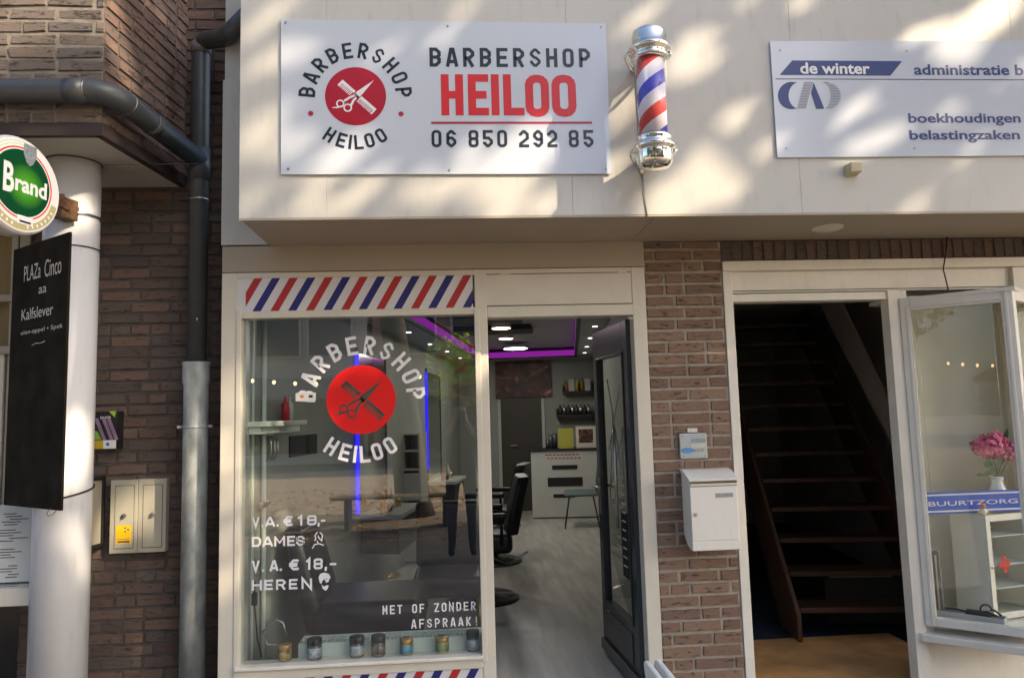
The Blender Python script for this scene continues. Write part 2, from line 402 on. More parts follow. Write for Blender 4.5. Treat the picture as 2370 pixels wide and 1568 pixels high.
paint('black_gloss', (.012, .012, .014), .18, .1)
paint('rubber', (.02, .02, .02), .8, .1)
paint('meter_cream', (.40, .385, .31), .5, .06, 6, .01, dirt=.12)
paint('sticker_yellow', (.85, .50, .01), .45, .03)
paint('box_white', (.76, .745, .69), .28, .02, 5, .004, dirt=.12)
paint('box_side', (.74, .735, .70), .3, .02, 5, .004)
paint('slot_dark', (.16, .13, .09), .6, .15)
paint('label_grey', (.28, .31, .32), .5, .35, 90, 0)
paint('panel_alu', (.45, .52, .55), .3, .06, 14, .004, metal=.4)
paint('panel_blue', (.10, .28, .55), .35, .2, 20, 0)
paint('beige_plastic', (.50, .45, .28), .45, .05)
paint('door_grey', (.032, .040, .048), .28, .10, 5, .006, coat=.3)
paint('timber_gold', (.24, .16, .055), .5, .25, 9, .03, stretch=(1, 1, .15))
paint('timber_grey', (.34, .31, .24), .55, .15, 9, .02, stretch=(1, 1, .2))
paint('paper', (.60, .585, .53), .8, .04)
paint('ink', (.10, .10, .10), .8, .2)
paint('purple_print', (.10, .045, .11), .45, .3, 16, 0)
paint('mauve_print', (.26, .17, .25), .45, .2, 16, 0)
paint('lime', (.22, .42, .06), .45, .15)
paint('mustard', (.52, .36, .02), .45, .1)
paint('enamel_blue', (.02, .085, .50), .3, .04, 6, 0)
paint('enamel_white', (.72, .74, .76), .2, .03)
paint('red_cross', (.58, .02, .02), .4, .05)
paint('grey_enamel', (.46, .47, .48), .35, .08, 8, .01)
paint('ceramic', (.75, .77, .76), .12, .03, coat=.5)
paint('petal', (.80, .15, .30), .6, .35, 30, 0)
paint('leaf_green', (.03, .11, .045), .5, .3, 20, 0)
paint('stem_green', (.06, .14, .04), .5, .2)
paint('toy_yellow', (.80, .50, .03), .4, .05)
paint('toy_orange', (.75, .16, .02), .4, .05)
paint('toy_white', (.72, .72, .68), .4, .05)
paint('coir', (.50, .27, .10), .98, .25, 5, .2, bscale=200)
glass('glass_window', (.96, .99, .975), 4.6, 0, .012)
glass('glass_clear', (.95, .97, .96), 1.2)
glass('glass_bay', (.98, .99, .98), 2.0, 0, .008)
glass('glass_tube', (.97, .97, 1), .7, .02)
glass('vinyl_frost', (.5, .5, .5), .5)
# ------------------------------------------------------------------ ground
paint('paving', (.24, .205, .165), .9, .25, 3, .06, bscale=60)
m = MB(); m.box(-60, 60, -60, .02, -.3, 0); m.build('pavement', 'paving', kind='structure')
paint('lit_band_paving', (.48, .40, .29), .9, .2, 4, .05)  # paler than the paving, imitates sunlit ground in the window reflection
m = MB(); m.box(-60, 60, -19, -8.6, .0, .004); m.build('added_lit_band', 'lit_band_paving', kind='structure')  # added strip that brightens the ground mirrored in the shop window
# ------------------------------------------------------------------ shop building (fascia, shopfront, pier, doorway, bay)
YF = -.555; ZS = 2.557
shop = thing('shop_building', 'cream panelled shop building with the barber shopfront, brick pier, open doorway and bay window', 'building')
def XF(px, py=300): return UY(px, py, YF).x
m = MB(); xs = [-1.036, UY(756, 450, YF).x, UY(1310, 60, YF).x, UY(1852, 420, YF).x, UY(2338, 50, YF).x, 4.6]
g = .0004
for a, b in zip(xs[:-1], xs[1:]): m.box(a+g, b-g, YF, YF+.012, ZS, 4.3)
m.box(-1.034, 4.6, YF+.013, -.004, ZS+.004, 4.3); m.build('fascia', 'cream_board', shop, .0015)
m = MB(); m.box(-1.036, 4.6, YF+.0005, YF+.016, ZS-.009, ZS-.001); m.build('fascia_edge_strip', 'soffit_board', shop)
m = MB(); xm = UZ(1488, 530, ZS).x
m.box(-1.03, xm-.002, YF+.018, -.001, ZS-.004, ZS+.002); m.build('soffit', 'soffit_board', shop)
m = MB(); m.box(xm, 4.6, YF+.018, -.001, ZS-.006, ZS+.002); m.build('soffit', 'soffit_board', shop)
m = MB(); m.box(-1.29, -1.0375, -.012, .0, ZS+.002, 3.50); m.box(-1.29, -1.0375, .02, .03, 3.45, 4.2); m.build('side_panel', 'cream_board', shop, .002)
# shopfront carpentry, plane y = 0
XL, XR = -1.286, 1.053
W0, W1, WZ0, WZ1 = -1.176, .078, .335, 2.150       # glass opening
D0, D1, DZ = .155, .976, 2.133
fr = MB()
fr.box(XL, -1.206, -.004, .10, .02, 2.405)           # left post
fr.box(-1.206, W0-.004, -.010, .07, .24, 2.20)       # left inner stile
fr.box(.088, D0, -.004, .12, .02, 2.405)             # mullion
fr.box(.082, .112, -.016, -.006, .30, 2.178)
fr.box(D1, XR, -.004, .12, .02, 2.405)               # right post
fr.box(-1.206, .088, -.004, .09, 2.374, 2.405)
fr.box(-1.206, .088, -.007, .09, 2.153, 2.192)       # rail above glass
fr.box(D0, D1, -.004, .11, DZ, 2.195)                # door head
fr.box(D0, D1, -.0035, .09, 2.378, 2.405)
fr.box(-1.206, .088, -.012, .09, .268, .318)         # bottom rail
fr.box(-1.206, .088, .0, .09, .02, .266)
fr.box(XL, XR, -.002, .05, .0, .02)
fr.build('shopfront_frame', 'cream_trim', shop, .003)
m = MB(); m.box(W0-.02, W1+.006, -.030, .10, .318, .336); m.build('window_sill', 'white_trim', shop, .004)
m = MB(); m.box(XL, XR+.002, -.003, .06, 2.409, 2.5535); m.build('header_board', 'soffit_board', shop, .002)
m = MB(); m.box(XL, XR, .0, .06, 2.405, 2.409); m.build('header_groove', 'groove', shop)
m = MB(); a = UY(1112, 638, 0); b = UY(1463, 709, 0)
m.box(D0+.001, D1-.001, .001, .06, 2.196, 2.377); m.build('vent_panel_rebate', 'groove', shop)
m = MB(); m.box(a.x-.02, b.x+.0, -.0035, .0005, 2.200, 2.374)
m.build('vent_panel', 'cream_trim', shop, .001)
m = MB()
for px in (1170, 1440):
    q = UY(px, 636, 0); m.box(q.x-.028, q.x+.028, -.008, -.0035, 2.373, 2.382)
m.build('hinge', 'cream_trim', shop, .002)
# window glass and stripes
win = MB().box(W0-.006, W1+.012, .028, .034, WZ0-.005, WZ1+.006).build('shop_window', 'glass_window', shop)
def clip_x(poly, x0, x1):
    for bound, sgn in ((x0, 1), (x1, -1)):
        out = []
        for i in range(len(poly)):
            p, q = poly[i-1], poly[i]; ip, iq = sgn*(p[0]-bound) >= 0, sgn*(q[0]-bound) >= 0
            if ip != iq:
                t = (bound-p[0])/(q[0]-p[0]); out.append((bound, p[1]+(q[1]-p[1])*t))
            if iq: out.append(q)
        poly = out
        if not poly: return []
    return poly
def stripe_panel(name, x0, x1, z0, z1, xb0, n, first, y):
    p = MB().box(-1.2055 if name == 'top' else -1.2055, x1, y+.0005, y+.006, z0, z1).build('striped_panel', 'stripe_white', shop)
    for kind, mat in ((0, 'stripe_red'), (1, 'stripe_blue')):
        m = MB(); h = z1-z0
        for k in range(n):
            if (k+first) % 2 != kind: continue
            xb = xb0 + k*.0952; w = .0445; sh = .57*h
            q = clip_x([(xb, z0), (xb+w, z0), (xb+w+sh, z1), (xb+sh, z1)], x0, x1)
            if q: m.poly([(a, y-.0006, b) for a, b in q])
        m.build('stripes', mat, p)
stripe_panel('top', -1.159, W1+.0, 2.1925, 2.3735, -1.218, 15, 0, -.0005)
stripe_panel('low', -1.17, W1, .03, .266, -1.352, 16, 0, -.004)
# brick pier and soldier course
m = MB(); bricks(m, (XR+.002, .0, .0), EX, (0, -1, 0), 1.503-XR-.002, 2.545, seed=3, jit=.003)
m.box(XR+.003, 1.502, .002, .16, 0, 2.55)
m.build('brick_pier', ['pier_brick', 'mortar_light'], shop)
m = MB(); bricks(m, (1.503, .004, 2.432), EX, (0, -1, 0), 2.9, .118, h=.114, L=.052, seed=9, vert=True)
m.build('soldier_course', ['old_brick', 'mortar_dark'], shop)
m = MB(); bricks(m, (3.345, .0, 0), EX, (0, -1, 0), 1.0, 2.43, seed=12); m.build('brick_pier', ['pier_brick', 'mortar_light'], shop)
# doorway frame right of the pier
f2 = MB()
f2.box(1.505, 1.558, -.006, .10, .0, 2.372)
f2.box(1.505, 3.340, -.012, .05, 2.374, 2.430)
f2.box(1.558, 3.25, .022, .05, 2.262, 2.374)
f2.box(1.558, 3.25, .010, .05, 2.247, 2.256)
f2.box(1.558, 2.475, .004, .10, 2.196, 2.241)
f2.box(2.475, 2.545, -.006, .075, .0, 2.246)
f2.box(2.552, 2.60, .012, .10, .3, 2.246)
f2.box(3.25, 3.340, -.006, .08, .0, 2.372)
f2.build('doorway_frame', 'white_trim', shop, .003)
m = MB(); m.box(1.558, 3.25, .024, .05, 2.235, 2.262); m.box(2.546, 2.552, .02, .05, .3, 2.24); m.build('frame_groove', 'groove', shop)
# wall below and behind the bay
m = MB(); m.box(2.546, 3.34, .03, .06, .0, .36); m.build('apron_panel', 'white_trim', shop)
# ---- bay window
BA, BB, BC = V((2.535, -.015, 0)), V((2.945, -.368, 0)), V((3.46, -.01, 0))
BZ0, BZ1 = .372, 2.195
bay = MB(); d1 = (BB-BA); L1 = d1.length; X1 = d1.normalized(); N1 = V((X1.y, -X1.x, 0))
bay.frame(BA, X1, N1, EZ)
bay.box(0, .052, -.045, 0, BZ0, BZ1); bay.box(L1-.055, L1, -.045, 0, BZ0, BZ1)
bay.box(.052, L1-.055, -.045, 0, BZ1-.075, BZ1); bay.box(.052, L1-.055, -.045, 0, BZ0, BZ0+.045)
bay.box(L1-.040, L1-.024, 0, .010, BZ0, BZ1); bay.box(.030, .044, 0, .006, BZ0, BZ1-.06)
bay.box(.03, L1-.05, 0, .006, BZ1-.062, BZ1-.050)
d2 = (BC-BB); L2 = d2.length; X2 = d2.normalized(); N2 = V((X2.y, -X2.x, 0))
bay.frame(BB+X2*.001, X2, N2, EZ)
bay.box(0, .045, -.045, 0, BZ0, BZ1); bay.box(L2-.05, L2, -.045, 0, BZ0, BZ1)
bay.box(.045, L2-.05, -.045, 0, BZ1-.07, BZ1); bay.box(.045, L2-.05, -.045, 0, BZ0, BZ0+.045)
bayo = bay.build('bay_window', 'white_trim', shop, .003)
m = MB().frame(BA, X1, N1, EZ); m.box(.048, L1-.05, -.026, -.020, BZ0+.04, BZ1-.07); m.build('pane', 'glass_bay', bayo)
m = MB().frame(BB, X2, N2, EZ); m.box(.04, L2-.045, -.026, -.020, BZ0+.04, BZ1-.065); m.build('pane', 'glass_clear', bayo)
m = MB(); e = .03
m.poly([(2.50, .02, .330), (2.50, -.03, .330), (BB.x+.0, BB.y-.045, .330), (3.44, -.02, .330), (3.44, .02, .330)][::-1], .040)
m.build('bay_sill', 'white_trim', bayo, .004)
m = MB(); m.poly([(2.70, .338, .374), (2.552, .085, .374), (2.552, .0, .374), (BB.x, BB.y+.03, .374), (3.36, .02, .374), (3.36, .338, .374)][::-1], .008); m.build('display_shelf', 'box_white', bayo)
m = MB(); m.poly([(2.5, .03, 2.197), (BB.x, BB.y-.02, 2.197), (3.42, .03, 2.197)][::-1], .02); m.build('bay_roof', 'white_trim', bayo)
paint('bay_wall', (.80, .77, .64), .7, .03, 3, .01)
m = MB(); m.box(2.70, 3.6, .34, .36, .3, 2.3); m.poly([(2.548, .082, .3), (2.70, .35, .3), (2.70, .35, 2.3), (2.548, .082, 2.3)], -.006); m.box(3.40, 3.42, .06, .34, .3, 2.3); m.box(2.56, 3.4, .06, .34, 2.2, 2.22)
m.build('bay_back_wall', 'bay_wall', shop)
m = MB(); m.poly([(2.546, .083, .0), (2.692, .352, .0), (2.692, .352, 2.5), (2.546, .083, 2.5)], .004); m.build('bay_side', 'groove', shop)
# cable hanging over the doorway
t = thing('hanging_cable', 'thin dark cable hanging from the soffit over the doorway frame', 'cable')
pts = [UY(2192, 548, -.03), UY(2190, 582, -.03), UY(2186, 605, -.04), UY(2183, 622, -.045), UY(2190, 650, -.05), UY(2195, 672, -.06)]
MB().tube(pts, .004, 6).build('cable', 'black', t)
# soffit lamp, drip sensor box
q = UZ(1915, 524, ZS)
t = thing('soffit_light', 'round flush cream light fitting in the soffit above the doorway', 'light', q)
MB().lathe([(.0, -.022), (.062, -.020), (.078, -.012), (.084, -.006)], q, 32).build('lamp_cover', 'cream_trim', t)
q = UY(1974, 393, YF-.03)
t = thing('sensor_box', 'small beige plastic box on the fascia below the blue and white office sign', 'sensor', q)
m = MB().frame(q, EX, EY, EZ)
m.loft([[(-.030, .03, -.026), (.034, .03, -.026), (.034, .03, .032), (-.030, .03, .032)], [(-.026, -.03, -.020), (.032, -.03, -.016), (.034, -.03, .030), (-.024, -.03, .030)]], True, False)
m.build('housing', 'beige_plastic', t, .003)
# ------------------------------------------------------------------ signs on the fascia
YS = YF-.012
def screw(mb, px, py, y, r=.0055):
    p = UY(px, py, y); mb.cyl(p, p+V((0, -.003, 0)), r, 12)
def sheet_sign(name, label, tl, tr, br, bl, parent=None):
    P4 = [UY(*p, YS) for p in (tl, tr, br, bl)]
    t = thing(name, label, 'sign', P4[3])
    m = MB(); m.add([tuple(p) for p in P4]+[tuple(p+V((0, .006, 0))) for p in P4],
        [(0, 1, 2, 3), (7, 6, 5, 4), (0, 4, 5, 1), (1, 5, 6, 2), (2, 6, 7, 3), (3, 7, 4, 0)], False)
    m.build('board', 'sign_white', t)
    return t
bs = sheet_sign('barbershop_sign', 'large white board on the fascia with the red scissors logo and BARBERSHOP HEILOO phone number', (650.3, 44.6), (1401.9, 54.9), (1414.7, 402), (650.3, 403.4))
m = MB()
for p in ((661, 53), (1036, 61), (1391, 63), (667, 391), (1040, 394), (1402, 391)): screw(m, *p, YS)
m.build('screws', 'screw', bs)
YD = YS-.0012
def logo(parent, c, sc_, y, red, glyph, ring, dots, heil, cardB=False, cut=None):
    """scissors-and-comb roundel; sc_ metres per unit, radius 353 units"""
    def fr_(): return MB().frame((c.x, y, c.z), EX*sc_, EY, EZ*sc_)
    m = fr_(); m.add([(353*math.cos(2*math.pi*k/72), 0, 353*math.sin(2*math.pi*k/72)) for k in range(72)], [tuple(range(72))], False)
    m.build('roundel', red, parent)
    m = fr_(); dz = -.0008
    a = rad(-42.5); ca, sa = math.cos(a), math.sin(a)
    def R2(x, z): return (x*ca-z*sa, dz, x*sa+z*ca)
    def bar(x0, x1, z0, z1): m.add([R2(x0, z0), R2(x1, z0), R2(x1, z1), R2(x0, z1)], [(0, 1, 2, 3)], False)
    for x0, x1 in ((-245, -40), (50, 285)):
        bar(x0, x1, 12, 46)
        n = 9 if x0 < 0 else 10
        for k in range(n):
            xx = x0+ (22 if x0 < 0 else 4) + k*(x1-x0-30)/n; bar(xx, xx+11, -42, 12)
    bar(-245, -225, -42, 12); bar(262, 285, -42, 12)
    m.build('comb', glyph, parent)
    m = fr_(); dz2 = -.0012
    def P(x, yy): return (x-872, dz2, -(yy-740))
    m.poly([P(1088, 545), P(935, 735), P(890, 770), P(858, 742), P(880, 690)])
    def line(pts, th):
        stroke(m, [(x-872, -(yy-740)) for x, yy in pts], th, False, dz2)
    line([(885, 720), (800, 760), (740, 800)], 26); line([(905, 740), (850, 790), (815, 860)], 26)
    for cx, cy, r_ in ((695, 832, 40), (780, 882, 42)):
        stroke(m, [(cx-872+r_*math.cos(rad(k*24)), -(cy-740)+r_*math.sin(rad(k*24))) for k in range(15)], 17, True, dz2-.0002)
    m.poly([P(598, 876), P(660, 870), P(720, 850), P(725, 862), P(665, 888), P(610, 884)])
    m.build('scissors', glyph, parent)
    m = fr_(); arc_text(m, 'BARBERSHOP', [175-18.9*k for k in range(10)], 560, 192, 112, 33); m.build('lettering', ring, parent)
    m = fr_(); arc_text(m, 'HEILOO', [237.2, 252.8, 263.3, 273.5, 286.3, 301.2], 556, 172, 104, 31, True); m.build('lettering', heil, parent)
    if dots:
        m = fr_()
        for dx, dy in ((-517, -210), (523, -216)):
            m.add([(dx+31*math.cos(2*math.pi*k/24), 0, dy+31*math.sin(2*math.pi*k/24)) for k in range(24)], [tuple(range(24))], False)
        m.build('dots', dots, parent)
c0 = UY(823.1, 222.6, YD); sc0 = (UY(894, 222, YD).x-UY(752.4, 222, YD).x)/706
logo(bs, c0, sc0, YD, 'vinyl_crimson', 'vinyl_white', 'vinyl_navy', 'vinyl_bar', 'vinyl_navy')
def blk(parent, s, px0, py0, px1, py1, y, mat, wr, tr, rc=.16, name='lettering', space=None):
    """block lettering fitted to a photo box; wr glyph width / height, tr stroke / height"""
    a = UY(px0, py0, y); b = UY(px1, py1, y); h = b.z-a.z; w = h*wr
    n = len(s)
    if space: adv = None
    adv = ((b.x-a.x)-w)/(n-1)
    m = MB().frame((a.x, y, a.z), EX, EY, EZ); block_text(m, s, 0, 0, h, w, h*tr, adv, rc); return m.build(name, mat, parent)
def cp6(x, y): return ((1040+x/4.356)/1.08017, (90+y/4.356)/1.08017)
a = cp6(148, 335); b = cp6(1892, 145)
blk(bs, 'BARBERSHOP', a[0], a[1], b[0], a[1]-(335-138)/4.356/1.08, YD, 'vinyl_navy', .57, .175)
# HEILOO: uneven widths, letter by letter
for ch, x0, x1 in (('H', 278, 510), ('E', 572, 785), ('I', 820, 905), ('L', 957, 1170), ('O', 1197, 1442), ('O', 1487, 1735)):
    y1, y0 = (418, 865) if ch != 'O' else (424, 880)
    a = cp6(x0, y0); b = cp6(x1, y1); a = UY(*a, YD); b = UY(*b, YD); h = b.z-a.z; w = b.x-a.x; t = h*.185
    m = MB().frame((a.x, YD, a.z), EX, EY, EZ); block_text(m, ch, 0, 0, h, w, t, 0, .21); m.build('lettering', 'vinyl_red', bs)
a = UY(*cp6(165, 958), YD); b = UY(*cp6(1917, 932), YD)
MB().add([(a.x, YD, a.z), (b.x, YD, a.z), (b.x, YD, b.z), (a.x, YD, b.z)], [(0, 1, 2, 3)]).build('rule_line', 'vinyl_bar', bs)
for s, x0, x1 in (('06', 170, 437), ('850', 575, 990), ('292', 1125, 1535), ('85', 1668, 1928)):
    a = cp6(x0, 1212); b = cp6(x1, 1024); blk(bs, s, a[0], a[1], b[0], b[1], YD, 'vinyl_navy', .56, .165)
# office sign
os_ = sheet_sign('office_sign', 'white office board at the right of the fascia with blue de winter banner', (1782.3, 95.9), (2780, 92), (2775, 357), (1799.5, 364.3))
def c6(x, y): return ((1860+x/2.5286)/1.08017, y/2.5286/1.08017)
def YP(x, y, Y=YD): return UY(*c6(x, y), Y)
m = MB()
for p in ((228, 318), (1030, 323), (268, 936), (1077, 938)): screw(m, *c6(*p), YS, .005)
m.build('screws', 'screw', os_)
m = MB(); m.poly([tuple(YP(*p)) for p in ((226, 474), (925, 479), (1000, 387), (305, 383))]); ban = m.build('banner', 'office_blue', os_)
m = MB(); a = YP(200, 499); b = YP(1770, 509); m.box(a.x, b.x+.4, YD, YD+.001, a.z-.002, a.z+.002); m.build('rule_line', 'office_blue', os_)
def lt(s, x0, y0, x1, y1, mat, par, off=.022, Y=YD):
    a = YP(x0, y0, Y); b = YP(x1, y1, Y); return font_text('lettering', s, a, EX, EZ, b.x-a.x, b.z-a.z, mat, par, off)
lt('de winter', 357, 468, 792, 397, 'vinyl_white', ban, .026, YD-.0012)
a = YP(1077, 474); b = YP(1762, 412); k = (b.x-a.x)
lt('administratie b.v.', 1077, 474, 1860, 410, 'office_blue', os_)
lt('boekhoudingen', 1043, 795, 1745, 716, 'office_blue', os_)
lt('belastingzaken', 1050, 902, 1740, 822, 'office_blue', os_)
# CAD emblem
def arcpts(cx, cy, rx, ry, a0, a1, n=16): return [(cx+rx*math.cos(rad(a0+(a1-a0)*k/n)), cy+ry*math.sin(rad(a0+(a1-a0)*k/n))) for k in range(n+1)]
def strip2(mb, A, B, y=YD):
    n = len(A); vs = [tuple(YP(*p, y)) for p in A+B]; mb.add(vs, [(i, i+1, n+i+1, n+i) for i in range(n-1)], False)
m = MB(); strip2(m, arcpts(300, 604, 85, 86, 270, 90), arcpts(350, 604, 68, 84, 258, 102))
m.poly([tuple(YP(*p)) for p in ((456, 688), (508, 688), (440, 520), (424, 590))]); m.build('emblem', 'office_blue', os_)
m = MB()
for k in range(17):
    y0 = 520+k*10
    f0 = (y0-520)/170
    m.poly([tuple(YP(*p)) for p in ((378-46*f0, y0+5), (434-46*f0, y0+5), (436-46*f0, y0), (380-46*f0, y0))])
    s_ = math.sqrt(max(0, 1-((y0-604)/86)**2)); xo = 520+92*s_; xi = 490+58*s_
    m.poly([tuple(YP(*p)) for p in ((xi, y0+5), (xo, y0+5), (xo, y0), (xi, y0))])
m.build('emblem', 'office_grey', os_)
# ------------------------------------------------------------------ barber pole
YB = YF-.215
pt = UY(1501.5, 70, YB); pb = UY(1516, 392, YB); px_, pz0, pz1 = (pt.x+pb.x)/2, pb.z, pt.z
H_ = pz1-pz0; rr_ = (UY(1547, 200, YB).x-UY(1468, 200, YB).x)/2
pole = thing('barber_pole', 'chrome capped barber pole with red, white and blue spiral on the fascia', 'barber pole', (px_, YB, pz0))
o = (px_, YB, pz0); R = rr_
MB().lathe([(.0, .0), (R*.72, .004), (R*.93, .018), (R*1.0, .03), (R*1.02, H_*.115), (R*1.02, H_*.125), (R*1.2, H_*.135), (R*1.22, H_*.15), (R*1.2, H_*.165), (R*1.02, H_*.175), (R*1.0, H_*.195), (R*1.04, H_*.205), (R*1.04, H_*.218), (R*.95, H_*.228), (R*.6, H_*.228)], o, 48).build('lower_cap', 'chrome', pole)
MB().lathe([(R*.6, H_*.775), (R*.95, H_*.775), (R*1.06, H_*.785), (R*1.06, H_*.80), (R*1.0, H_*.81), (R*1.0, H_*.825), (R*1.2, H_*.835), (R*1.22, H_*.85), (R*1.2, H_*.865), (R*1.0, H_*.875), (R*1.0, H_*.955), (R*.94, H_*.98), (R*.75, H_*.995), (R*.4, H_*1.003), (0, H_*1.006)], o, 48).build('upper_cap', 'chrome', pole)
mt, nt, oo = _new('spiral'); L = nt.links
tc = _n(nt, 'ShaderNodeTexCoord'); se = _n(nt, 'ShaderNodeSeparateXYZ'); L.new(tc.outputs['Generated'], se.inputs[0])
sx = _n(nt, 'ShaderNodeMath', operation='SUBTRACT'); sx.inputs[1].default_value = .5; L.new(se.outputs[0], sx.inputs[0])
sy = _n(nt, 'ShaderNodeMath', operation='SUBTRACT'); sy.inputs[1].default_value = .5; L.new(se.outputs[1], sy.inputs[0])
at = _n(nt, 'ShaderNodeMath', operation='ARCTAN2'); L.new(sy.outputs[0], at.inputs[0]); L.new(sx.outputs[0], at.inputs[1])
a1 = _n(nt, 'ShaderNodeMath', operation='MULTIPLY'); a1.inputs[1].default_value = -1/(2*math.pi); L.new(at.outputs[0], a1.inputs[0])
a2 = _n(nt, 'ShaderNodeMath', operation='MULTIPLY_ADD'); a2.inputs[1].default_value = 1.4; L.new(se.outputs[2], a2.inputs[0]); L.new(a1.outputs[0], a2.inputs[2])
a3 = _n(nt, 'ShaderNodeMath', operation='ADD'); a3.inputs[1].default_value = 5.48; L.new(a2.outputs[0], a3.inputs[0])
fr3 = _n(nt, 'ShaderNodeMath', operation='FRACT'); L.new(a3.outputs[0], fr3.inputs[0])
cr = _n(nt, 'ShaderNodeValToRGB'); e = cr.color_ramp; e.interpolation = 'CONSTANT'
e.elements[0].color = (.58, .06, .06, 1); e.elements[1].position = .25; e.elements[1].color = (.72, .70, .78, 1)
q = e.elements.new(.5); q.color = (.06, .05, .46, 1); q = e.elements.new(.75); q.color = (.72, .70, .78, 1)
L.new(fr3.outputs[0], cr.inputs[0]); bb = _n(nt, 'ShaderNodeBsdfPrincipled'); bb.inputs['Roughness'].default_value = .35
L.new(cr.outputs[0], bb.inputs['Base Color']); L.new(bb.outputs[0], oo.inputs[0])
MB().lathe([(R*.80, H_*.225), (R*.80, H_*.79)], o, 48).build('striped_cylinder', 'spiral', pole)
MB().lathe([(R*.95, H_*.225), (R*.95, H_*.79)], o, 48).build('glass_cylinder', 'glass_tube', pole)
m = MB()
for h in (.15, .85):
    z = pz0+H_*h; m.box(px_-R*.5, px_+R*.5, YB, YF-.002, z-.012, z+.012)
    m.tube([(px_-R*1.22, YB, z-.01), (px_-R*1.28, YB+.05, z-.01), (px_-R*1.0, YB+.11, z-.01), (px_-R*.5, YB+.19, z-.01)], .009, 8)
    m.tube([(px_+R*1.22, YB, z-.01), (px_+R*1.28, YB+.05, z-.01), (px_+R*1.0, YB+.11, z-.01), (px_+R*.5, YB+.19, z-.01)], .009, 8)
m.box(px_-.018, px_+.018, YF-.006, YF-.001, pz0+.05, pz1-.06); m.build('bracket', 'chrome', pole, .002)
t = thing('pole_cable', 'thin grey cable running from the barber pole over the fascia edge', 'cable')
MB().tube([UY(1487, 402, YF-.003), UY(1492, 440, YF-.003), UY(1494, 470, YF-.003), UY(1499, 500, YF-.003)], .0013, 6).tube([UY(1484, 395, YF-.003), UY(1490, 450, YF-.003), UY(1497, 500, YF-.003)], .0016, 6).build('cable', 'screw', t)
# ------------------------------------------------------------------ doorbell, label, letterbox on the pier
def cl(x, y): return ((1660+x/4.355)/1.08017, (1040+y/4.355)/1.08017)
a = UY(*cl(180, 462), -.02); b = UY(*cl(460, 182), -.02)
t = thing('intercom_panel', 'square metal doorbell panel with blue label on the brick pier', 'doorbell', a)
m = MB(); m.box(a.x, b.x, -.022, .0, a.z, b.z); m.build('plate', 'panel_alu', t, .003)
w, h = b.x-a.x, b.z-a.z
m = MB(); m.box(a.x+w*.42, b.x-w*.04, -.0235, -.022, a.z+h*.64, a.z+h*.80); m.build('name_window', 'label_grey', t)
m = MB(); m.box(a.x+w*.42, b.x-w*.06, -.0235, -.022, a.z+h*.44, a.z+h*.58); m.build('name_label', 'paper', t)
m = MB(); n_ = 32; m.add([(a.x+w*.27+w*.25*math.cos(2*math.pi*k/n_), -.0232, a.z+h*.32+h*.11*math.sin(2*math.pi*k/n_)) for k in range(n_)], [tuple(range(n_))]); m.build('logo_sticker', 'panel_blue', t)
m = MB()
for k in range(3): m.cyl((a.x+w*(.60+.13*k), -.022, a.z+h*.32), (a.x+w*(.60+.13*k), -.027, a.z+h*.32), w*.045, 12)
m.build('bell_button', 'steel', t)
m = MB()
for u_, v_ in ((.1, .9), (.9, .9), (.12, .1), (.9, .1)): m.cyl((a.x+w*u_, -.022, a.z+h*v_), (a.x+w*u_, -.0245, a.z+h*v_), .004, 10)
m.build('screws', 'screw', t)
a = UY(*cl(260, 174), -.012); b = UY(*cl(362, 128), -.012)
t = thing('house_number_label', 'tiny cream label above the metal doorbell panel', 'label', a)
m = MB(); m.box(a.x, b.x, -.012, -.003, a.z, b.z); m.build('plate', 'toy_white', t); font_text('lettering', 'C', (a.x+.010, -.0128, a.z+.004), EX, EZ, .008, .011, 'ink', t)
# letterbox
LY = -.155
fa = UY(*cl(303, 1470), LY); fb = UY(*cl(840, 1450), LY); ft = UY(*cl(285, 690), LY); ftr = UY(*cl(805, 690), LY)
x0, x1, z0, z1 = (fa.x+ft.x)/2, (fb.x+ftr.x)/2, (fa.z+fb.z)/2, ft.z
bk = UY(*cl(92, 575), -.003); zt_ = bk.z
lb = thing('letterbox', 'white metal letterbox with sloped lid and lock on the brick pier', 'letterbox', (x0, LY, z0))
m = MB(); yb = -.004
side = [(yb, zt_-.002), (yb, z0+.065), (LY*.35, z0+.02), (LY*.7, z0+.002), (LY+.02, z0), (LY+.005, z0+.0), (LY+.005, z1-.035), (LY+.005, z1-.012)]
m.loft([[(x, y, z) for y, z in side] for x in (x0+.002, x1-.002)], True, False); m.build('body', 'box_side', lb, .003)
m = MB()
lid = [(yb, zt_), (LY*.30, zt_-.004), (LY*.7, (zt_+z1)/2-.002), (LY-.008, z1), (LY-.008, z1-.010), (LY*.7, (zt_+z1)/2-.014), (yb, zt_-.016)]
m.loft([[(x, y, z) for y, z in lid] for x in (x0-.004, x1+.004)], True, False); m.build('lid', 'box_white', lb, .002)
dz0, dz1 = UY(*cl(303, 1362), LY).z, UY(*cl(285, 775), LY).z
m = MB(); m.box(x0+.002, x1-.008, LY, LY+.006, dz0+.0015, dz1); m.build('door', 'box_white', lb, .0025)
m = MB(); m.box(x0+.002, x1-.003, LY, LY+.006, z0+.002, dz0-.0015); m.build('bottom_rail', 'box_white', lb, .002)
m = MB(); m.box(x0+.004, x1-.004, LY+.001, LY+.005, dz1+.003, z1-.012); m.build('slot', 'slot_dark', lb)
m = MB(); m.box(x0+.004, x1-.004, LY-.003, LY+.002, dz1+.006, dz1+.017); m.build('slot_lip', 'cream_trim', lb, .001)
p = UY(*cl(343, 1073), LY); m = MB(); m.cyl(p, p+V((0, -.004, 0)), .0105, 20); m.cyl(p+V((.002, -.004, 0)), p+V((.002, -.0075, 0)), .005, 14); m.build('lock', 'steel', lb)
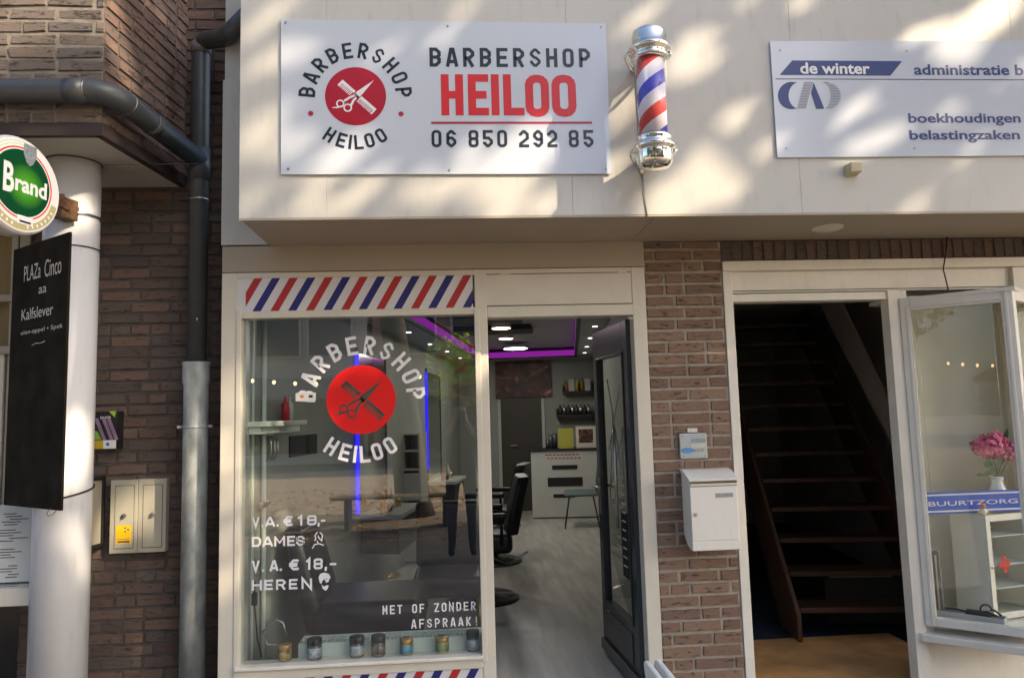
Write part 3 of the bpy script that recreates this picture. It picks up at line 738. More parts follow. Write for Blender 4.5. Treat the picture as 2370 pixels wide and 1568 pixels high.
a = UY(*cl(560, 884), LY); b = UY(*cl(750, 830), LY); m = MB(); m.box(a.x, b.x, LY-.001, LY, a.z, b.z); nl = m.build('name_plate', 'label_grey', lb)
# ------------------------------------------------------------------ sandwich board corner at the foot of the door
q = UZ(1487, 1521, .80); q2 = UZ(1513, 1518, .80)
t = thing('sandwich_board', 'white folding pavement board whose top corner shows at the foot of the brick pier', 'pavement sign', (q.x, q.y, 0))
for (p, lean) in ((q, -1), (q2, 1)):
    m = MB(); w_ = .60; th = .016
    X = V((0, -1, 0)); N = V((1, 0, 0))
    m.frame(p, X, N, V((lean*.10, 0, 1)).normalized())
    pr = [(.0, -.80), (w_, -.80), (w_, -.03), (w_-.008, -.008), (w_-.03, 0), (.03, 0), (.008, -.008), (0, -.03)]
    m.poly([(a, 0, b) for a, b in pr], -th); m.build('panel', 'toy_white', t, .004)
# ------------------------------------------------------------------ window lettering
YW = .0265
ww = thing('window_lettering', 'white and red vinyl lettering and logo stuck on the barbershop window', 'window lettering', (-.5, YW, 1.6))
def cw(x, y): return ((590+x/3.5635)/1.08017, (760+y/3.5635)/1.08017)
def cv(x, y): return ((580+x/3.05)/1.08017, (1180+y/3.05)/1.08017)
paint('vinyl_window_red', (.75, .012, .012), .3, .06, 3, 0)
paint('vinyl_cut', (.06, .075, .06), .3, .3, 20, 0)
c1 = UY(*cw(1115, 848), YW); sc1 = (UY(*cw(1425, 848), YW).x-UY(*cw(805, 848), YW).x)/706
logo(ww, c1, sc1, YW, 'vinyl_window_red', 'vinyl_cut', 'vinyl_white', None, 'vinyl_white')
def wt(s, x0, y0, x1, y1, off=.045):
    a, b = cv(x0, y0), cv(x1, y1); return text_on('lettering', s, a[0], a[1], b[0], b[1], YW, 'vinyl_white', ww, off)
def glyphs(L, y0, y1, dy=0):
    m = MB()
    for ch, x0, x1 in L:
        f_ = (x0-150)/600*dy; a, b = UY(*cv(x0, y0+f_), YW), UY(*cv(x1, y1+f_), YW); h = b.z-a.z; w = b.x-a.x
        m.frame((a.x, YW, a.z), EX, EY, EZ); block_text(m, ch, 0, 0, h, w, h*.205, 0, .2)
    m.M = None; return m.build('lettering', 'vinyl_white', ww)
glyphs([('V', 152, 210), ('.', 222, 242), ('A', 252, 328), ('.', 338, 358), ('\u20ac', 392, 468), ('1', 500, 545), ('8', 572, 645), (',', 652, 668), ('-', 678, 712)], 418, 340, -22)
glyphs([('D', 152, 222), ('A', 232, 312), ('M', 322, 405), ('E', 420, 480), ('S', 488, 556)], 568, 488, -14)
glyphs([('V', 152, 210), ('.', 226, 246), ('A', 288, 352), ('.', 362, 382), ('\u20ac', 435, 515), ('1', 565, 603), ('8', 622, 692), (',', 706, 724), ('-', 746, 795)], 758, 672, -24)
glyphs([('H', 152, 228), ('E', 246, 312), ('R', 336, 410), ('E', 434, 500), ('N', 530, 610)], 900, 818, -18)
a, b = cv(1148, 1092), cv(1858, 978); blk(ww, 'MET OF ZONDER', a[0], a[1]-3, b[0], b[1]+1, YW, 'vinyl_white', .56, .155)
a, b = cv(1368, 1196), cv(1882, 1092); blk(ww, 'AFSPRAAK!', a[0], a[1]-2, b[0], b[1]+1, YW, 'vinyl_white', .56, .155)
def wpoly(pts, name='emblem', conv=cv):
    m = MB(); m.poly([tuple(UY(*conv(*p), YW)) for p in pts]); return m.build(name, 'vinyl_white', ww)
def wline(L, th, conv=cv):
    m = MB().frame((0, YW, 0), EX, EY, EZ)
    for pts in L: stroke(m, [(UY(*conv(*p), YW).x, UY(*conv(*p), YW).z) for p in pts], th)
    return m.build('emblem', 'vinyl_white', ww)
wline([[(652, 455), (632, 480), (640, 505), (630, 520)], [(668, 455), (690, 475), (684, 520), (664, 500), (655, 480)], [(612, 580), (630, 550), (665, 542), (700, 556)], [(650, 520), (656, 545)]], .006)
wpoly([(660, 800), (672, 772), (705, 762), (738, 772), (750, 795), (748, 812), (735, 806), (722, 812), (704, 806), (692, 822), (680, 850), (668, 838)])
wpoly([(682, 852), (700, 868), (728, 858), (738, 862), (726, 892), (712, 900), (690, 884)])
wline([[(700, 812), (722, 822), (736, 812), (732, 830), (712, 834)]], .006)
a = UY(*cw(532, 868), YW); b = UY(*cw(712, 780), YW)
t = thing('window_card', 'small white card with two printed marks stuck on the window glass', 'card', a)
MB().box(a.x, b.x, YW-.003, YW-.001, a.z+.003, b.z-.004).build('card', 'toy_white', t)
m = MB(); w = b.x-a.x; h = b.z-a.z; m.box(a.x+w*.22, a.x+w*.4, YW-.0036, YW-.003, a.z+h*.4, a.z+h*.68); m.build('mark', 'toy_orange', t)
m = MB(); m.box(a.x+w*.65, a.x+w*.85, YW-.0036, YW-.003, a.z+h*.4, a.z+h*.68); m.build('mark', 'black', t)
# ------------------------------------------------------------------ neighbouring brick building
nb = thing('brick_building', 'dark brick neighbouring building with overhanging upper floor on a white column', 'building')
YO, YN = -.5, .3
K0, K1 = V((-1.70, YO, 0)), V((-1.60, YN, 0)); UK = (K1-K0).normalized(); NK = V((UK.y, -UK.x, 0))
ZB, ZT = 2.985, 3.05
m = MB(); bricks(m, (-3.7, YO, ZT), EX, (0, -1, 0), 2.0-.002, 1.4, seed=21, jit=.0055, j=.0125, h=.053, L=.21); m.build('front_wall', ['front_brick', 'mortar_mid'], nb)
m = MB(); bricks(m, K0+V((0.0, .001, ZT)), UK, NK, .80, 1.4, seed=25, jit=.003); m.build('side_wall', ['side_brick', 'mortar_dark'], nb)
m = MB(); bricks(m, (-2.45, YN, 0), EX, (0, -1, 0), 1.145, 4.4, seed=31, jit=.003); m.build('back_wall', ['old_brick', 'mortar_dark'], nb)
m = MB(); m.box(-3.7, -1.70, YO-.012, YO+.02, ZB-.002, ZT-.001); m.build('brown_trim', 'brown_trim', nb, .003)
m = MB().frame(K0+V((0, 0, 0)), UK, NK, EZ); m.box(-.012, .80, -.03, .012, ZB-.002, ZT-.001); m.build('brown_trim', 'brown_trim', nb, .003)
m = MB(); m.poly([(-3.7, YO+.02, ZB), (K0.x-.005, YO+.02, ZB), (K1.x-.02, YN, ZB), (-3.7, YN, ZB)][::-1], -.02); m.build('soffit', 'soffit_white', nb)
p = UZ(330, 381, ZB-.001); m = MB(); m.box(-3.7, p.x+.3, p.y-.0015, p.y+.0015, ZB-.001, ZB+.004); m.build('joint', 'groove', nb)
CY_ = -.12; ct = UY(171, 380, CY_); cb = UY(147, 1500, CY_); cx = (ct.x+cb.x)/2; CR_ = .131; cx -= .012
m = MB(); m.cyl((cx, CY_, 0), (cx, CY_, ZB-.003), CR_, 64); m.build('column', 'column_white', nb)
m = MB(); m.lathe([(CR_+.002, 0), (CR_+.004, .003), (CR_+.002, .006)], (cx, CY_, ZB-.006), 48); m.build('column_collar', 'groove', nb)
# timber window beside the column
wl = []
def bn(px, py, y=YN-.02): return UY(px, py, y)
xa, xb, xc = bn(22, 700).x, bn(39, 700).x, bn(52, 700).x
m = MB(); m.box(-4.0, xa, YN+.03, YN+.06, 1.9, 2.984); m.build('window_boarding', 'timber_gold', nb)
m = MB(); m.box(-4.6, -2.40, YN+.07, YN+.12, 0, 3.4); m.box(-4.6, -4.0, YN-.01, YN+.07, 0, 3.4); m.build('inner_wall', 'groove', nb)
m = MB(); m.box(xa, xa+.035, YN-.02, YN+.06, .85, 2.96); m.box(xa+.045, xb+.06, YN-.02, YN+.06, 1.95, 2.96)
z = bn(20, 690).z; m.box(-4.0, xb+.05, YN-.035, YN+.02, z-.02, z+.02); z = bn(20, 810).z; m.box(-4.0, xb+.04, YN-.05, YN+.02, z-.022, z+.022)
m.build('window_frame', 'timber_grey', nb, .003)
m = MB(); m.box(xa-.07, xa-.012, YN-.03, YN+.03, .9, bn(20, 815).z); m.box(-4, -2.45, YN-.01, YN+.05, 0, .22); m.build('window_post', 'cream_trim', nb, .003)
m = MB(); m.box(-4.0, -2.45, YN+.04, YN+.05, .2, 2.0); m.build('window_glass', 'black_gloss', nb)
# ledge, menu sheets
ql = UY(0, 1362, -.08); qr = UY(78, 1360, -.08)
t = thing('menu_ledge', 'cream ledge with printed menu sheets behind the white column', 'ledge', (qr.x, -.08, ql.z))
zl = ql.z; zb_ = UY(40, 1402, -.08).z
m = MB(); m.box(-3.2, qr.x+.06, -.08, YN-.06, zb_, zl); m.build('ledge_board', 'cream_trim', t, .004)
t2 = thing('menu_sheet', 'white printed menu sheets standing on the cream ledge', 'menu', (qr.x, .05, zl))
P0 = UY(-60, 1340, .03); P1 = UY(84, 1340, .03); zt2 = UY(40, 1168, .09).z
m = MB(); m.poly([(P0.x, .02, zl+.012), (P1.x, .02, zl+.012), (P1.x, .12, zt2), (P0.x, .12, zt2)], .006); m.build('sheet', 'paper', t2)
m = MB(); rn = random.Random(4)
for k in range(24):
    f_ = .06+.85*k/24
    if k in (5, 6, 11, 12, 18): continue
    x_ = P1.x-.10-rn.random()*.08; y_ = .02+.1*f_-.0055; z_ = zl+.012+(zt2-zl-.012)*f_
    m.box(x_-.02-rn.random()*.09, x_+rn.random()*.07, y_-.0015, y_+.002, z_, z_+.0045)
m.build('lines', 'ink', t2)
t2 = thing('menu_sheet', 'white printed sheet lying flat on the cream ledge', 'menu', (qr.x-.1, 0, zl))
m = MB(); m.box(P1.x-.28, P1.x-.005, -.06, .005, zl+.001, zl+.003); m.build('sheet', 'paper', t2)
m = MB()
for k in range(4): m.box(P1.x-.22+.03*(k % 2), P1.x-.06, -.05+.012*k, -.046+.012*k, zl+.003, zl+.0036)
m.build('lines', 'ink', t2)
# beer sign
DV = V((math.cos(rad(75)), math.sin(rad(75)), 0)); DN = V((DV.y, -DV.x, 0)); dc = UY(50, 429, -.70)-DN*.055
DR = .222
t = thing('beer_sign', 'round illuminated green and white beer sign on a rusty bracket at the column', 'beer sign', dc)
m = MB(); m.lathe([(DR*.0, -.06), (DR*.93, -.055), (DR, -.035), (DR, .035), (DR*.985, .048), (DR*.93, .055)], dc, 64, DN)
paint('sign_shell', (.66, .64, .62), .25, .04); m.build('shell', 'sign_shell', t)
def lit(name, c, s, grad=None):
    m, nt, o = _new(name); b = _n(nt, 'ShaderNodeBsdfPrincipled'); b.inputs['Roughness'].default_value = .15
    b.inputs['Base Color'].default_value = rgb(c if not grad else grad); b.inputs['Emission Strength'].default_value = s
    if grad:
        tc = _n(nt, 'ShaderNodeTexCoord'); mp = _n(nt, 'ShaderNodeVectorMath', operation='DISTANCE'); mp.inputs[1].default_value = (dc+DV*.02)[:]
        nt.links.new(tc.outputs['Object'], mp.inputs[0]); r = _n(nt, 'ShaderNodeValToRGB')
        r.color_ramp.elements[0].color = rgb(c); r.color_ramp.elements[1].color = rgb(grad); r.color_ramp.elements[1].position = .12
        nt.links.new(mp.outputs['Value'], r.inputs[0]); nt.links.new(r.outputs[0], b.inputs['Emission Color'])
    else: b.inputs['Emission Color'].default_value = rgb(c)
    nt.links.new(b.outputs[0], o.inputs[0])
lit('lit_green', (.12, .46, .01), .6, (.001, .028, .008)); lit('lit_white', (.74, .70, .64), .14); lit('lit_tan', (.36, .30, .14), .25); lit('lit_red', (.55, .03, .03), .25); lit('lit_pale', (.50, .56, .42), .2)
def disc(mb, r0, r1, d, n=64, a0=0, a1=360, off=(0, 0)):
    vs = []; nn = n
    for k in range(nn+1):
        a = rad(a0+(a1-a0)*k/nn)
        for r in (r0, r1): vs.append(dc + DV*(r*math.cos(a)+off[0]) + EZ*(r*math.sin(a)+off[1]) + DN*d)
    mb.add([tuple(v) for v in vs], [(2*k, 2*k+1, 2*k+3, 2*k+2) for k in range(nn)], False)
g_ = (.0, .01)
m = MB(); disc(m, 0, DR*.94, .0565); m.build('face', 'lit_white', t)
m = MB(); disc(m, DR*.77, DR*.91, .0575, a0=195, a1=345); m.build('tan_ring', 'lit_tan', t)
m = MB()
for k in range(3): disc(m, DR*(.76+.06*k), DR*(.785+.06*k), .0575, a0=75, a1=170)
m.build('pale_rings', 'lit_pale', t)
m = MB(); disc(m, DR*.71, DR*.74, .0580, off=g_); m.build('red_ring', 'lit_red', t)
m = MB(); disc(m, 0, DR*.68, .0585, off=g_); m.build('green_disc', 'lit_green', t)
def dtext(s, u0, v0, w, h, mat, off, d, tilt=0, shear=0):
    X = (DV*math.cos(tilt)+EZ*math.sin(tilt)); Z = (EZ*math.cos(tilt)-DV*math.sin(tilt))
    return font_text('lettering', s, dc+DV*u0+EZ*v0+DN*d, X, Z, w, h, mat, t, off)
dtext('B', -.100, -.050, .056, .135, 'lit_white', .03, .0600)
dtext('rand', -.038, -.032, .172, .078, 'lit_white', .03, .0600)
m = MB()
for k in range(16):
    a = rad(205+8.5*k); r = DR*.84; c = dc+DV*(r*math.cos(a))+EZ*(r*math.sin(a))+DN*.0582
    X = DV*-math.sin(a)+EZ*math.cos(a); Z = DV*-math.cos(a)-EZ*math.sin(a)
    if k in (7, 8): continue
    m.frame(c, X, DN, -Z); m.box(-.004, .004, 0, .0004, -.007, .007); m.box(-.0045, .0005, 0, .0006, 0.0, .007)
m.M = None; m.build('ring_lettering', 'lit_white', t)
m = MB().frame(dc+EZ*(-DR*.70)+DV*.02+DN*.060, DV, DN, EZ); m.box(-.042, .042, 0, .001, -.020, .018); m.build('tag', 'lit_white', t)
m = MB().frame(dc+EZ*(-DR*.70)+DV*.02+DN*.0612, DV, DN, EZ); m.box(-.030, .030, 0, .001, -.013, -.004); m.build('tag_band', 'black', t)
m = MB().frame(dc+EZ*(DR*.66)+DV*.035+DN*.060, DV, DN, EZ)
m.poly([(-.035, 0, .05), (.035, 0, .05), (.035, 0, .0), (.018, 0, -.035), (0, 0, -.048), (-.018, 0, -.035), (-.035, 0, 0)]); m.build('crest', 'label_grey', t)
e0 = dc+DV*DR*.98; q = UY(157, 487, -.27)
m = MB(); m.frame((q.x, q.y, q.z), DV, DN, EZ); m.box(-.075, .03, -.035, .035, -.052, .052); m.box(-.085, -.07, -.045, .045, -.06, .06); m.M = None; m.box(e0.x-.01, q.x+.03, e0.y-.02, q.y+.06, q.z-.015, q.z+.03); m.build('bracket', 'rust', t, .003)
m = MB()
zc = q.z
m.tube([(cx+(CR_+.004)*math.cos(rad(a)), CY_+(CR_+.004)*math.sin(rad(a)), zc+.02*math.cos(rad(a+40))*0) for a in range(-150, 60, 10)], .007, 8); m.build('strap', 'steel', t)
# chalkboard on the column
CA, CB = V((-2.33, -.085, 0)), V((-1.86, -.452, 0)); XC = (CB-CA).normalized(); NC = XC.cross(EZ); WC = (CB-CA).length
t = thing('chalkboard', 'tall black chalkboard with chalk menu writing tied to the white column', 'chalkboard', (CA.x, CA.y, 1.21))
m = MB().frame((CA.x, CA.y, 0), XC, NC, EZ); m.box(0, WC, -.012, 0, 1.212, 2.53); m.build('board', 'chalkboard', t, .002)
def cbp(px, py): return on(px, py, CA+NC*.0012, NC)
def ctext(s, px0, py0, px1, py1, off=-.012):
    a = cbp(px0, py0); b = cbp(px1, py1)
    return font_text('lettering', s, a, XC, EZ, (b-a).dot(XC), b.z-a.z, 'chalk', t, off+.012)
def c3(x, y): return (x/3.565/1.08017, (560+y/3.565)/1.08017)
ctext('PLAZa', *c3(212, 515), *c3(365, 335)); ctext('Cinco', *c3(395, 475), *c3(550, 275)); ctext('aa', *c3(343, 622), *c3(415, 548))
ctext('Kalfslever', *c3(190, 862), *c3(475, 700)); ctext('uien-appel \u2022 Spek', *c3(185, 1000), *c3(560, 880))
m = MB(); m.tube([tuple(cbp(*c3(285, 1080))), tuple(cbp(*c3(320, 1060))), tuple(cbp(*c3(355, 1062))), tuple(cbp(*c3(400, 1042)))], .0018, 6); m.build('flourish', 'chalk', t)
m = MB()
z = UY(180, 568, CY_-.1).z
m.tube([(cx+(CR_+.003)*math.cos(rad(a)), CY_+(CR_+.003)*math.sin(rad(a)), z) for a in range(-130, 110, 10)], .0032, 6)
z1_, z2_ = UY(140, 1165, CY_-.1).z, UY(212, 1135, CY_).z
m.tube([(cx+(CR_+.004)*math.cos(rad(a)), CY_+(CR_+.004)*math.sin(rad(a)), z1_+(z2_-z1_)*(a+130)/110) for a in range(-130, 60, 8)], .005, 6)
q = cbp(118, 1180); m.tube([q+V((0, 0, .012)), q+V((-.018, -.002, -.012)), q+V((-.01, -.004, -.026)), q+V((.01, -.002, -.02)), q+V((.03, 0, .006))], .0018, 6)
m.build('cord', 'black', t)
# rain pipes
rp = thing('rain_pipe', 'dark plastic rainwater pipe running along the brick overhang and down the wall', 'pipe', (UY(447, 800, .16).x, .16, 0))
R1 = .0565; R2 = .052
def arc3(A, B, C, r, n=8):
    """corner at B rounded with radius r"""
    A, B, C = V(A), V(B), V(C); u = (A-B).normalized(); w = (C-B).normalized()
    P, Q = B+u*r, B+w*r; return [P*(1-k/n)**2+B*2*(k/n)*(1-k/n)+Q*(k/n)**2 for k in range(n+1)]
YG = YO-.065
ga = UY(0, 211, YG); gb = UY(236, 211, YG); zg = (ga.z+UY(150, 211, YG).z)/2
cr0 = V((K0.x+.063, YG, zg)); pv = V((UY(463, 300, .16).x, .16, 0)); ge = V((pv.x, pv.y, UY(463, 372, .16).z))
m = MB(); pts = [V((-3.7, YG, zg))] + arc3((-3.7, YG, zg), cr0, ge, .13) + [ge]
m.tube(pts, R1, 24); m.build('side_pipe', 'pvc_dark', rp)
m = MB()
for (c_, d_) in ((UY(163, 211, YG), EX), (UY(203, 211, YG), EX)): c_ = V((c_.x, YG, zg)); m.cyl(c_-d_*.0015, c_+d_*.0015, R1+.0012, 24)
dd = (ge-cr0).normalized()
for f_ in (.16, .42): c_ = cr0+(ge-cr0)*f_; m.cyl(c_-dd*.002, c_+dd*.002, R1+.0015, 24)
m.build('joint_ring', 'steel', rp)
m = MB()
for k0, k1 in ((.40, .46),): m.cyl(cr0+(ge-cr0)*k0, cr0+(ge-cr0)*k1, R1+.003, 24)
m.cyl(V((gb.x-.16, YG, zg)), V((gb.x-.07, YG, zg)), R1+.003, 24)
zj = UY(447, 838, .16).z; ztop = UY(463, 118, .16).z
m.cyl((pv.x, pv.y, ge.z-.12), (pv.x, pv.y, ge.z+.07), R2+.006, 24); m.build('coupling', 'pvc_dark', rp)
el = UY(463, 96, .16); e2_ = UY(510, 88, .05); e3_ = UY(545, 62, -.06); e4_ = UY(575, 30, -.12)
m = MB(); pts = [V((pv.x, pv.y, zj-.05)), V((pv.x, pv.y, ztop-.2))] + arc3((pv.x, pv.y, ztop-.2), (pv.x, pv.y, el.z), e2_, .07) + arc3(e2_, UY(520, 88, -.02), UY(560, 55, -.08), .05)[1:] + [UY(580, 30, -.1)]
m.tube(pts, R2, 24); m.build('down_pipe', 'pvc_dark', rp)
m = MB(); zz = UY(463, 108, .16).z; m.cyl((pv.x, pv.y, zz-.05), (pv.x, pv.y, zz+.015), R2+.005, 24); m.build('coupling', 'pvc_scuff', rp)
m = MB(); zz = UY(455, 463, .16).z; m.cyl((pv.x, pv.y, zz-.004), (pv.x, pv.y, zz+.004), R2+.004, 24)
m.tube([(pv.x+.02, pv.y-R2, UY(455, 742, .16).z+.012), (pv.x+.02, pv.y-R2-.012, UY(455, 742, .16).z+.004), (pv.x+.02, pv.y-R2, UY(455, 742, .16).z-.01)], .005, 6); m.build('clip', 'steel', rp)
gp = thing('steel_downpipe', 'thick galvanised steel downpipe below the dark plastic pipe', 'pipe', (pv.x, pv.y, 0))
m = MB(); m.lathe([(.066, 0), (.066, zj-.16), (.066, zj-.13), (.073, zj-.11), (.073, zj-.02), (.075, zj-.01), (.075, zj), (.067, zj)], (pv.x, pv.y, 0), 40); m.build('pipe', 'galvanised', gp)
zz = UY(445, 987, .16).z; m = MB(); m.lathe([(.067, -.007), (.070, -.006), (.070, .006), (.067, .007)], (pv.x, pv.y, zz), 32)
for s_ in (-1, 1): m.cyl((pv.x+s_*.07, pv.y-.01, zz), (pv.x+s_*.095, pv.y-.01, zz), .009, 10); m.cyl((pv.x+s_*.088, pv.y-.025, zz), (pv.x+s_*.088, pv.y+.02, zz), .005, 8)
m.build('clamp', 'galvanised', gp)
# meter cupboard
def cm(x, y): return ((220+x/3.565)/1.08017, (980+y/3.565)/1.08017)
YM = .25
a = UY(*cm(182, 1440), YM); b = UY(*cm(700, 768), YM); mid = UY(*cm(442, 1100), YM).x
t = thing('meter_cabinet', 'pair of cream metal meter cupboards with yellow sticker on the dark brick wall', 'cabinet', a)
for k, (x0_, x1_) in enumerate(((a.x+.002, mid-.001), (mid+.001, b.x))):
    m = MB(); m.box(x0_, x1_, YM, YN-.001, a.z, b.z); cb_ = m.build('case', 'meter_cream', t, .003)
    w = x1_-x0_; m = MB(); m.box(x0_+w*.17, x1_-w*.12, YM-.0006, YM+.002, a.z+.025, b.z-.03); m.build('door_gap', 'groove', t)
    m = MB(); m.box(x0_+w*.19, x1_-w*.14, YM-.003, YM+.003, a.z+.028, b.z-.033); d_ = m.build('door', 'meter_cream', t, .001)
    m = MB(); zc_ = (a.z*.49+b.z*.51); xc_ = (x0_+x1_)/2+.004; m.cyl((xc_, YM-.003, zc_), (xc_, YM-.010, zc_), .012, 16); m.box(xc_-.003, xc_+.003, YM-.016, YM-.009, zc_-.010, zc_+.010); m.build('lock', 'screw', d_)
s0 = UY(*cm(250, 1350), YM); s1 = UY(*cm(388, 1180), YM)
m = MB(); m.box(s0.x, s1.x, YM-.0042, YM-.003, s0.z, s1.z); m.build('sticker', 'sticker_yellow', t)
m = MB(); w, h = s1.x-s0.x, s1.z-s0.z
m.box(s0.x+w*.12, s1.x-w*.08, YM-.0048, YM-.004, s0.z+h*.06, s0.z+h*.16)
m.box(s0.x+w*.05, s1.x-w*.1, YM-.0048, YM-.004, s0.z+h*.24, s0.z+h*.26)
for u_, v_ in ((.6, .85), (.8, .76), (.62, .66)): m.cyl((s0.x+w*u_, YM-.004, s0.z+h*v_), (s0.x+w*u_, YM-.005, s0.z+h*v_), .005, 8)
m.build('marks', 'ink', t)
# parcel point sign
def pb_(x, y): return UY(*cm(x, y), .21)
a = pb_(250, 503); b = pb_(248, 168); xl = cx-.02
t = thing('parcel_sign', 'purple and yellow service point sign on the dark brick wall behind the column', 'sign', (xl, .21, a.z))
m = MB(); m.box(xl, a.x, .212, YN-.002, a.z, b.z); m.build('board', 'black', t, .002)
zy = pb_(200, 425).z
m = MB(); m.box(xl, pb_(135, 450).x, .2105, .212, a.z+.002, zy); m.build('yellow_band', 'mustard', t)
m = MB(); m.box(pb_(135, 450).x, a.x-.001, .2105, .212, a.z+.002, zy); m.build('white_band', 'toy_white', t)
m = MB(); q = pb_(175, 462); m.cyl((q.x, .2104, q.z), (q.x, .2098, q.z), .009, 16); m.build('logo_dot', 'enamel_blue', t)
m = MB()
for k, (x0_, mt_) in enumerate(((55, 0), (120, 0), (165, 0))):
    m.poly([tuple(UY(*cm(x, y), .2110)) for x, y in ((x0_+75, 422), (x0_+75+32, 422), (x0_+35, 230), (x0_, 230))])
m.build('slanted_bars', 'mauve_print', t)
m = MB(); m.poly([tuple(UY(*cm(x, y), .2100)) for x, y in ((186, 168), (250, 168), (238, 224))]); m.poly([tuple(UY(*cm(x, y), .2112)) for x, y in ((52, 422), (120, 422), (85, 350), (55, 340))]); m.build('lime_mark', 'lime', t)
q = UY(*cm(110, 238), .2095); q2 = UY(*cm(205, 210), .2095); font_text('lettering', 'punt', q, EX, EZ, q2.x-q.x, q2.z-q.z, 'toy_white', t, .01)
# open menu case
t = thing('menu_case', 'open black framed display case beside the cream meter cupboards', 'display case', UY(245, 1180, YN))
r0 = UY(244, 1180, YN-.01); zt3 = UY(245, 1100, YN).z; zb3 = UY(245, 1262, YN).z
m = MB().frame((r0.x, r0.y, 0), -E2, NK, EZ); W_ = .26
m.box(0, W_, -.03, 0, zb3, zb3+.02); m.box(0, W_, -.03, 0, zt3-.02, zt3); m.box(0, .02, -.03, 0, zb3, zt3); m.box(W_-.02, W_, -.03, 0, zb3, zt3); m.build('frame', 'black', t, .002)
m = MB().frame((r0.x, r0.y, 0), -E2, NK, EZ); m.box(.02, W_-.02, -.026, -.012, zb3+.02, zt3-.02); m.build('backing', 'timber_grey', t)
# ------------------------------------------------------------------ barbershop interior (skewed axes)
paint('inner_wall', (.33, .345, .315), .6, .04, 3, .01)
paint('inner_ceiling', (.42, .42, .42), .6, .03, 3, .005)
paint('dark_wood', (.045, .032, .022), .5, .3, 6, .03, stretch=(1, 1, .2))
paint('door_brown', (.05, .045, .038), .5, .1, 4, .02)
paint('floor_boards', (.40, .395, .37), .38, .22, 3.5, .02, stretch=(4, .5, 1))
paint('leather', (.008, .008, .010), .42, .2, 30, .05, bscale=90)
paint('radiator_white', (.74, .80, .77), .35, .03)
paint('teal_seat', (.10, .15, .16), .6, .1)
paint('white_gloss', (.55, .56, .54), .25, .04)
paint('picture_dark', (.02, .018, .015), .6, .6, 9, 0)
paint('amber', (.35, .16, .03), .3, .3); paint('gold', (.45, .32, .10), .3, .1, metal=.8)
paint('yellow_card', (.42, .42, .06), .6, .05)
paint('jar_smoke', (.055, .065, .07), .25, .2); paint('jar_label', (.30, .36, .38), .5, .35, 60, 0); paint('jar_label_blue', (.08, .27, .42), .5, .1)
paint('jar_label_green', (.16, .22, .08), .5, .3, 40, 0); paint('jar_label_gold', (.30, .27, .10), .5, .4, 60, 0); paint('jar_label_red', (.35, .12, .08), .5, .4, 60, 0); paint('jar_lid_gold', (.42, .28, .09), .35, .2, metal=.4)
emit('lamp_white', (1, .97, .86), 9); emit('lamp_warm', (1, .78, .45), 5); emit('led_purple', (.42, .03, .52), .2); emit('led_blue', (.03, .02, 1.0), .5); emit('spot_white', (.95, 1, .95), 3)
FZ, CZ = .05, 2.45
SL, SR, TB = -1.22, .98, 7.95
def yt(s, y): return (y + s*math.sin(SK))/math.cos(SK)
def fl(s, y, z): return tuple(RM(s, yt(s, y), z))
room = thing('barbershop_room', 'barbershop interior with grey plank floor, white walls and purple lit ceiling recess', 'room', RM(0, 3, FZ)); 
m = MB(); m.poly([fl(SL, .04, FZ), fl(SR+.08, .04, FZ), tuple(RM(SR+.08, TB, FZ)), tuple(RM(SL, TB, FZ))]); m.build('floor', 'floor_boards', room)
m = MB(); m.box(-1.24, 1.04, .0, .13, .0, FZ-.002); m.build('threshold', 'steel', room) if False else None
S = lambda: MB().frame((0, 0, 0), E1, E2, EZ)
m = S(); m.box(SL-.1, SL, yt(SL, .105), TB, 0, 2.7); m.box(SR, SR+.08, yt(SR, .16), TB, 0, 2.7); m.box(SL-.1, SR+.08, TB, TB+.1, 0, 2.7); m.build('wall', 'inner_wall', room)
m = MB(); m.poly([fl(SL-.1, .04, CZ), fl(SL-.1, .04, 2.7), fl(SL, .04, 2.7), fl(SL, .04, CZ)]); 
RS0, RS1, RT0, RT1 = -.80, .69, 1.2, 7.35
m = S()
y0 = .04
m.M = None
def q4(a, b, c, d): m.poly([a, b, c, d])
q4(fl(SL, y0, CZ), fl(SR+.08, y0, CZ), tuple(RM(SR+.08, RT0, CZ)), tuple(RM(SL, RT0, CZ)))
q4(*[tuple(RM(a, b, CZ)) for a, b in ((SL, RT0), (RS0, RT0), (RS0, TB), (SL, TB))])
q4(*[tuple(RM(a, b, CZ)) for a, b in ((RS1, RT0), (SR, RT0), (SR, TB), (RS1, TB))])
q4(*[tuple(RM(a, b, CZ)) for a, b in ((RS0, RT1), (RS1, RT1), (RS1, TB), (RS0, TB))])
q4(*[tuple(RM(a, b, 2.60)) for a, b in ((RS0, RT0), (RS1, RT0), (RS1, RT1), (RS0, RT1))])
m.build('ceiling', 'inner_ceiling', room)
m = S(); m.box(RS0-.002, RS0+.01, RT0, RT1, CZ+.015, 2.55); m.box(RS1-.01, RS1+.002, RT0, RT1, CZ+.015, 2.55); m.box(RS0, RS1, RT1-.01, RT1, CZ+.015, 2.55)
m.build('led_cove', 'led_purple', room)
m = S(); m.box(RS0-.03, RS0+.012, RT0, RT1+.03, CZ-.012, CZ+.014); m.box(RS1-.012, RS1+.03, RT0, RT1+.03, CZ-.012, CZ+.014); m.box(RS0, RS1, RT1-.012, RT1+.03, CZ-.012, CZ+.014)
m.build('cove_edge', 'dark_wood', room)
m = S()
for (t0, t1, s1) in ((2.35, 2.75, .45), (3.1, 3.7, .12), (4.2, 4.7, .18)): m.box(RS0+.10, s1, t0, t1, 2.54, 2.598)
m.build('ceiling_panel', 'black', room)
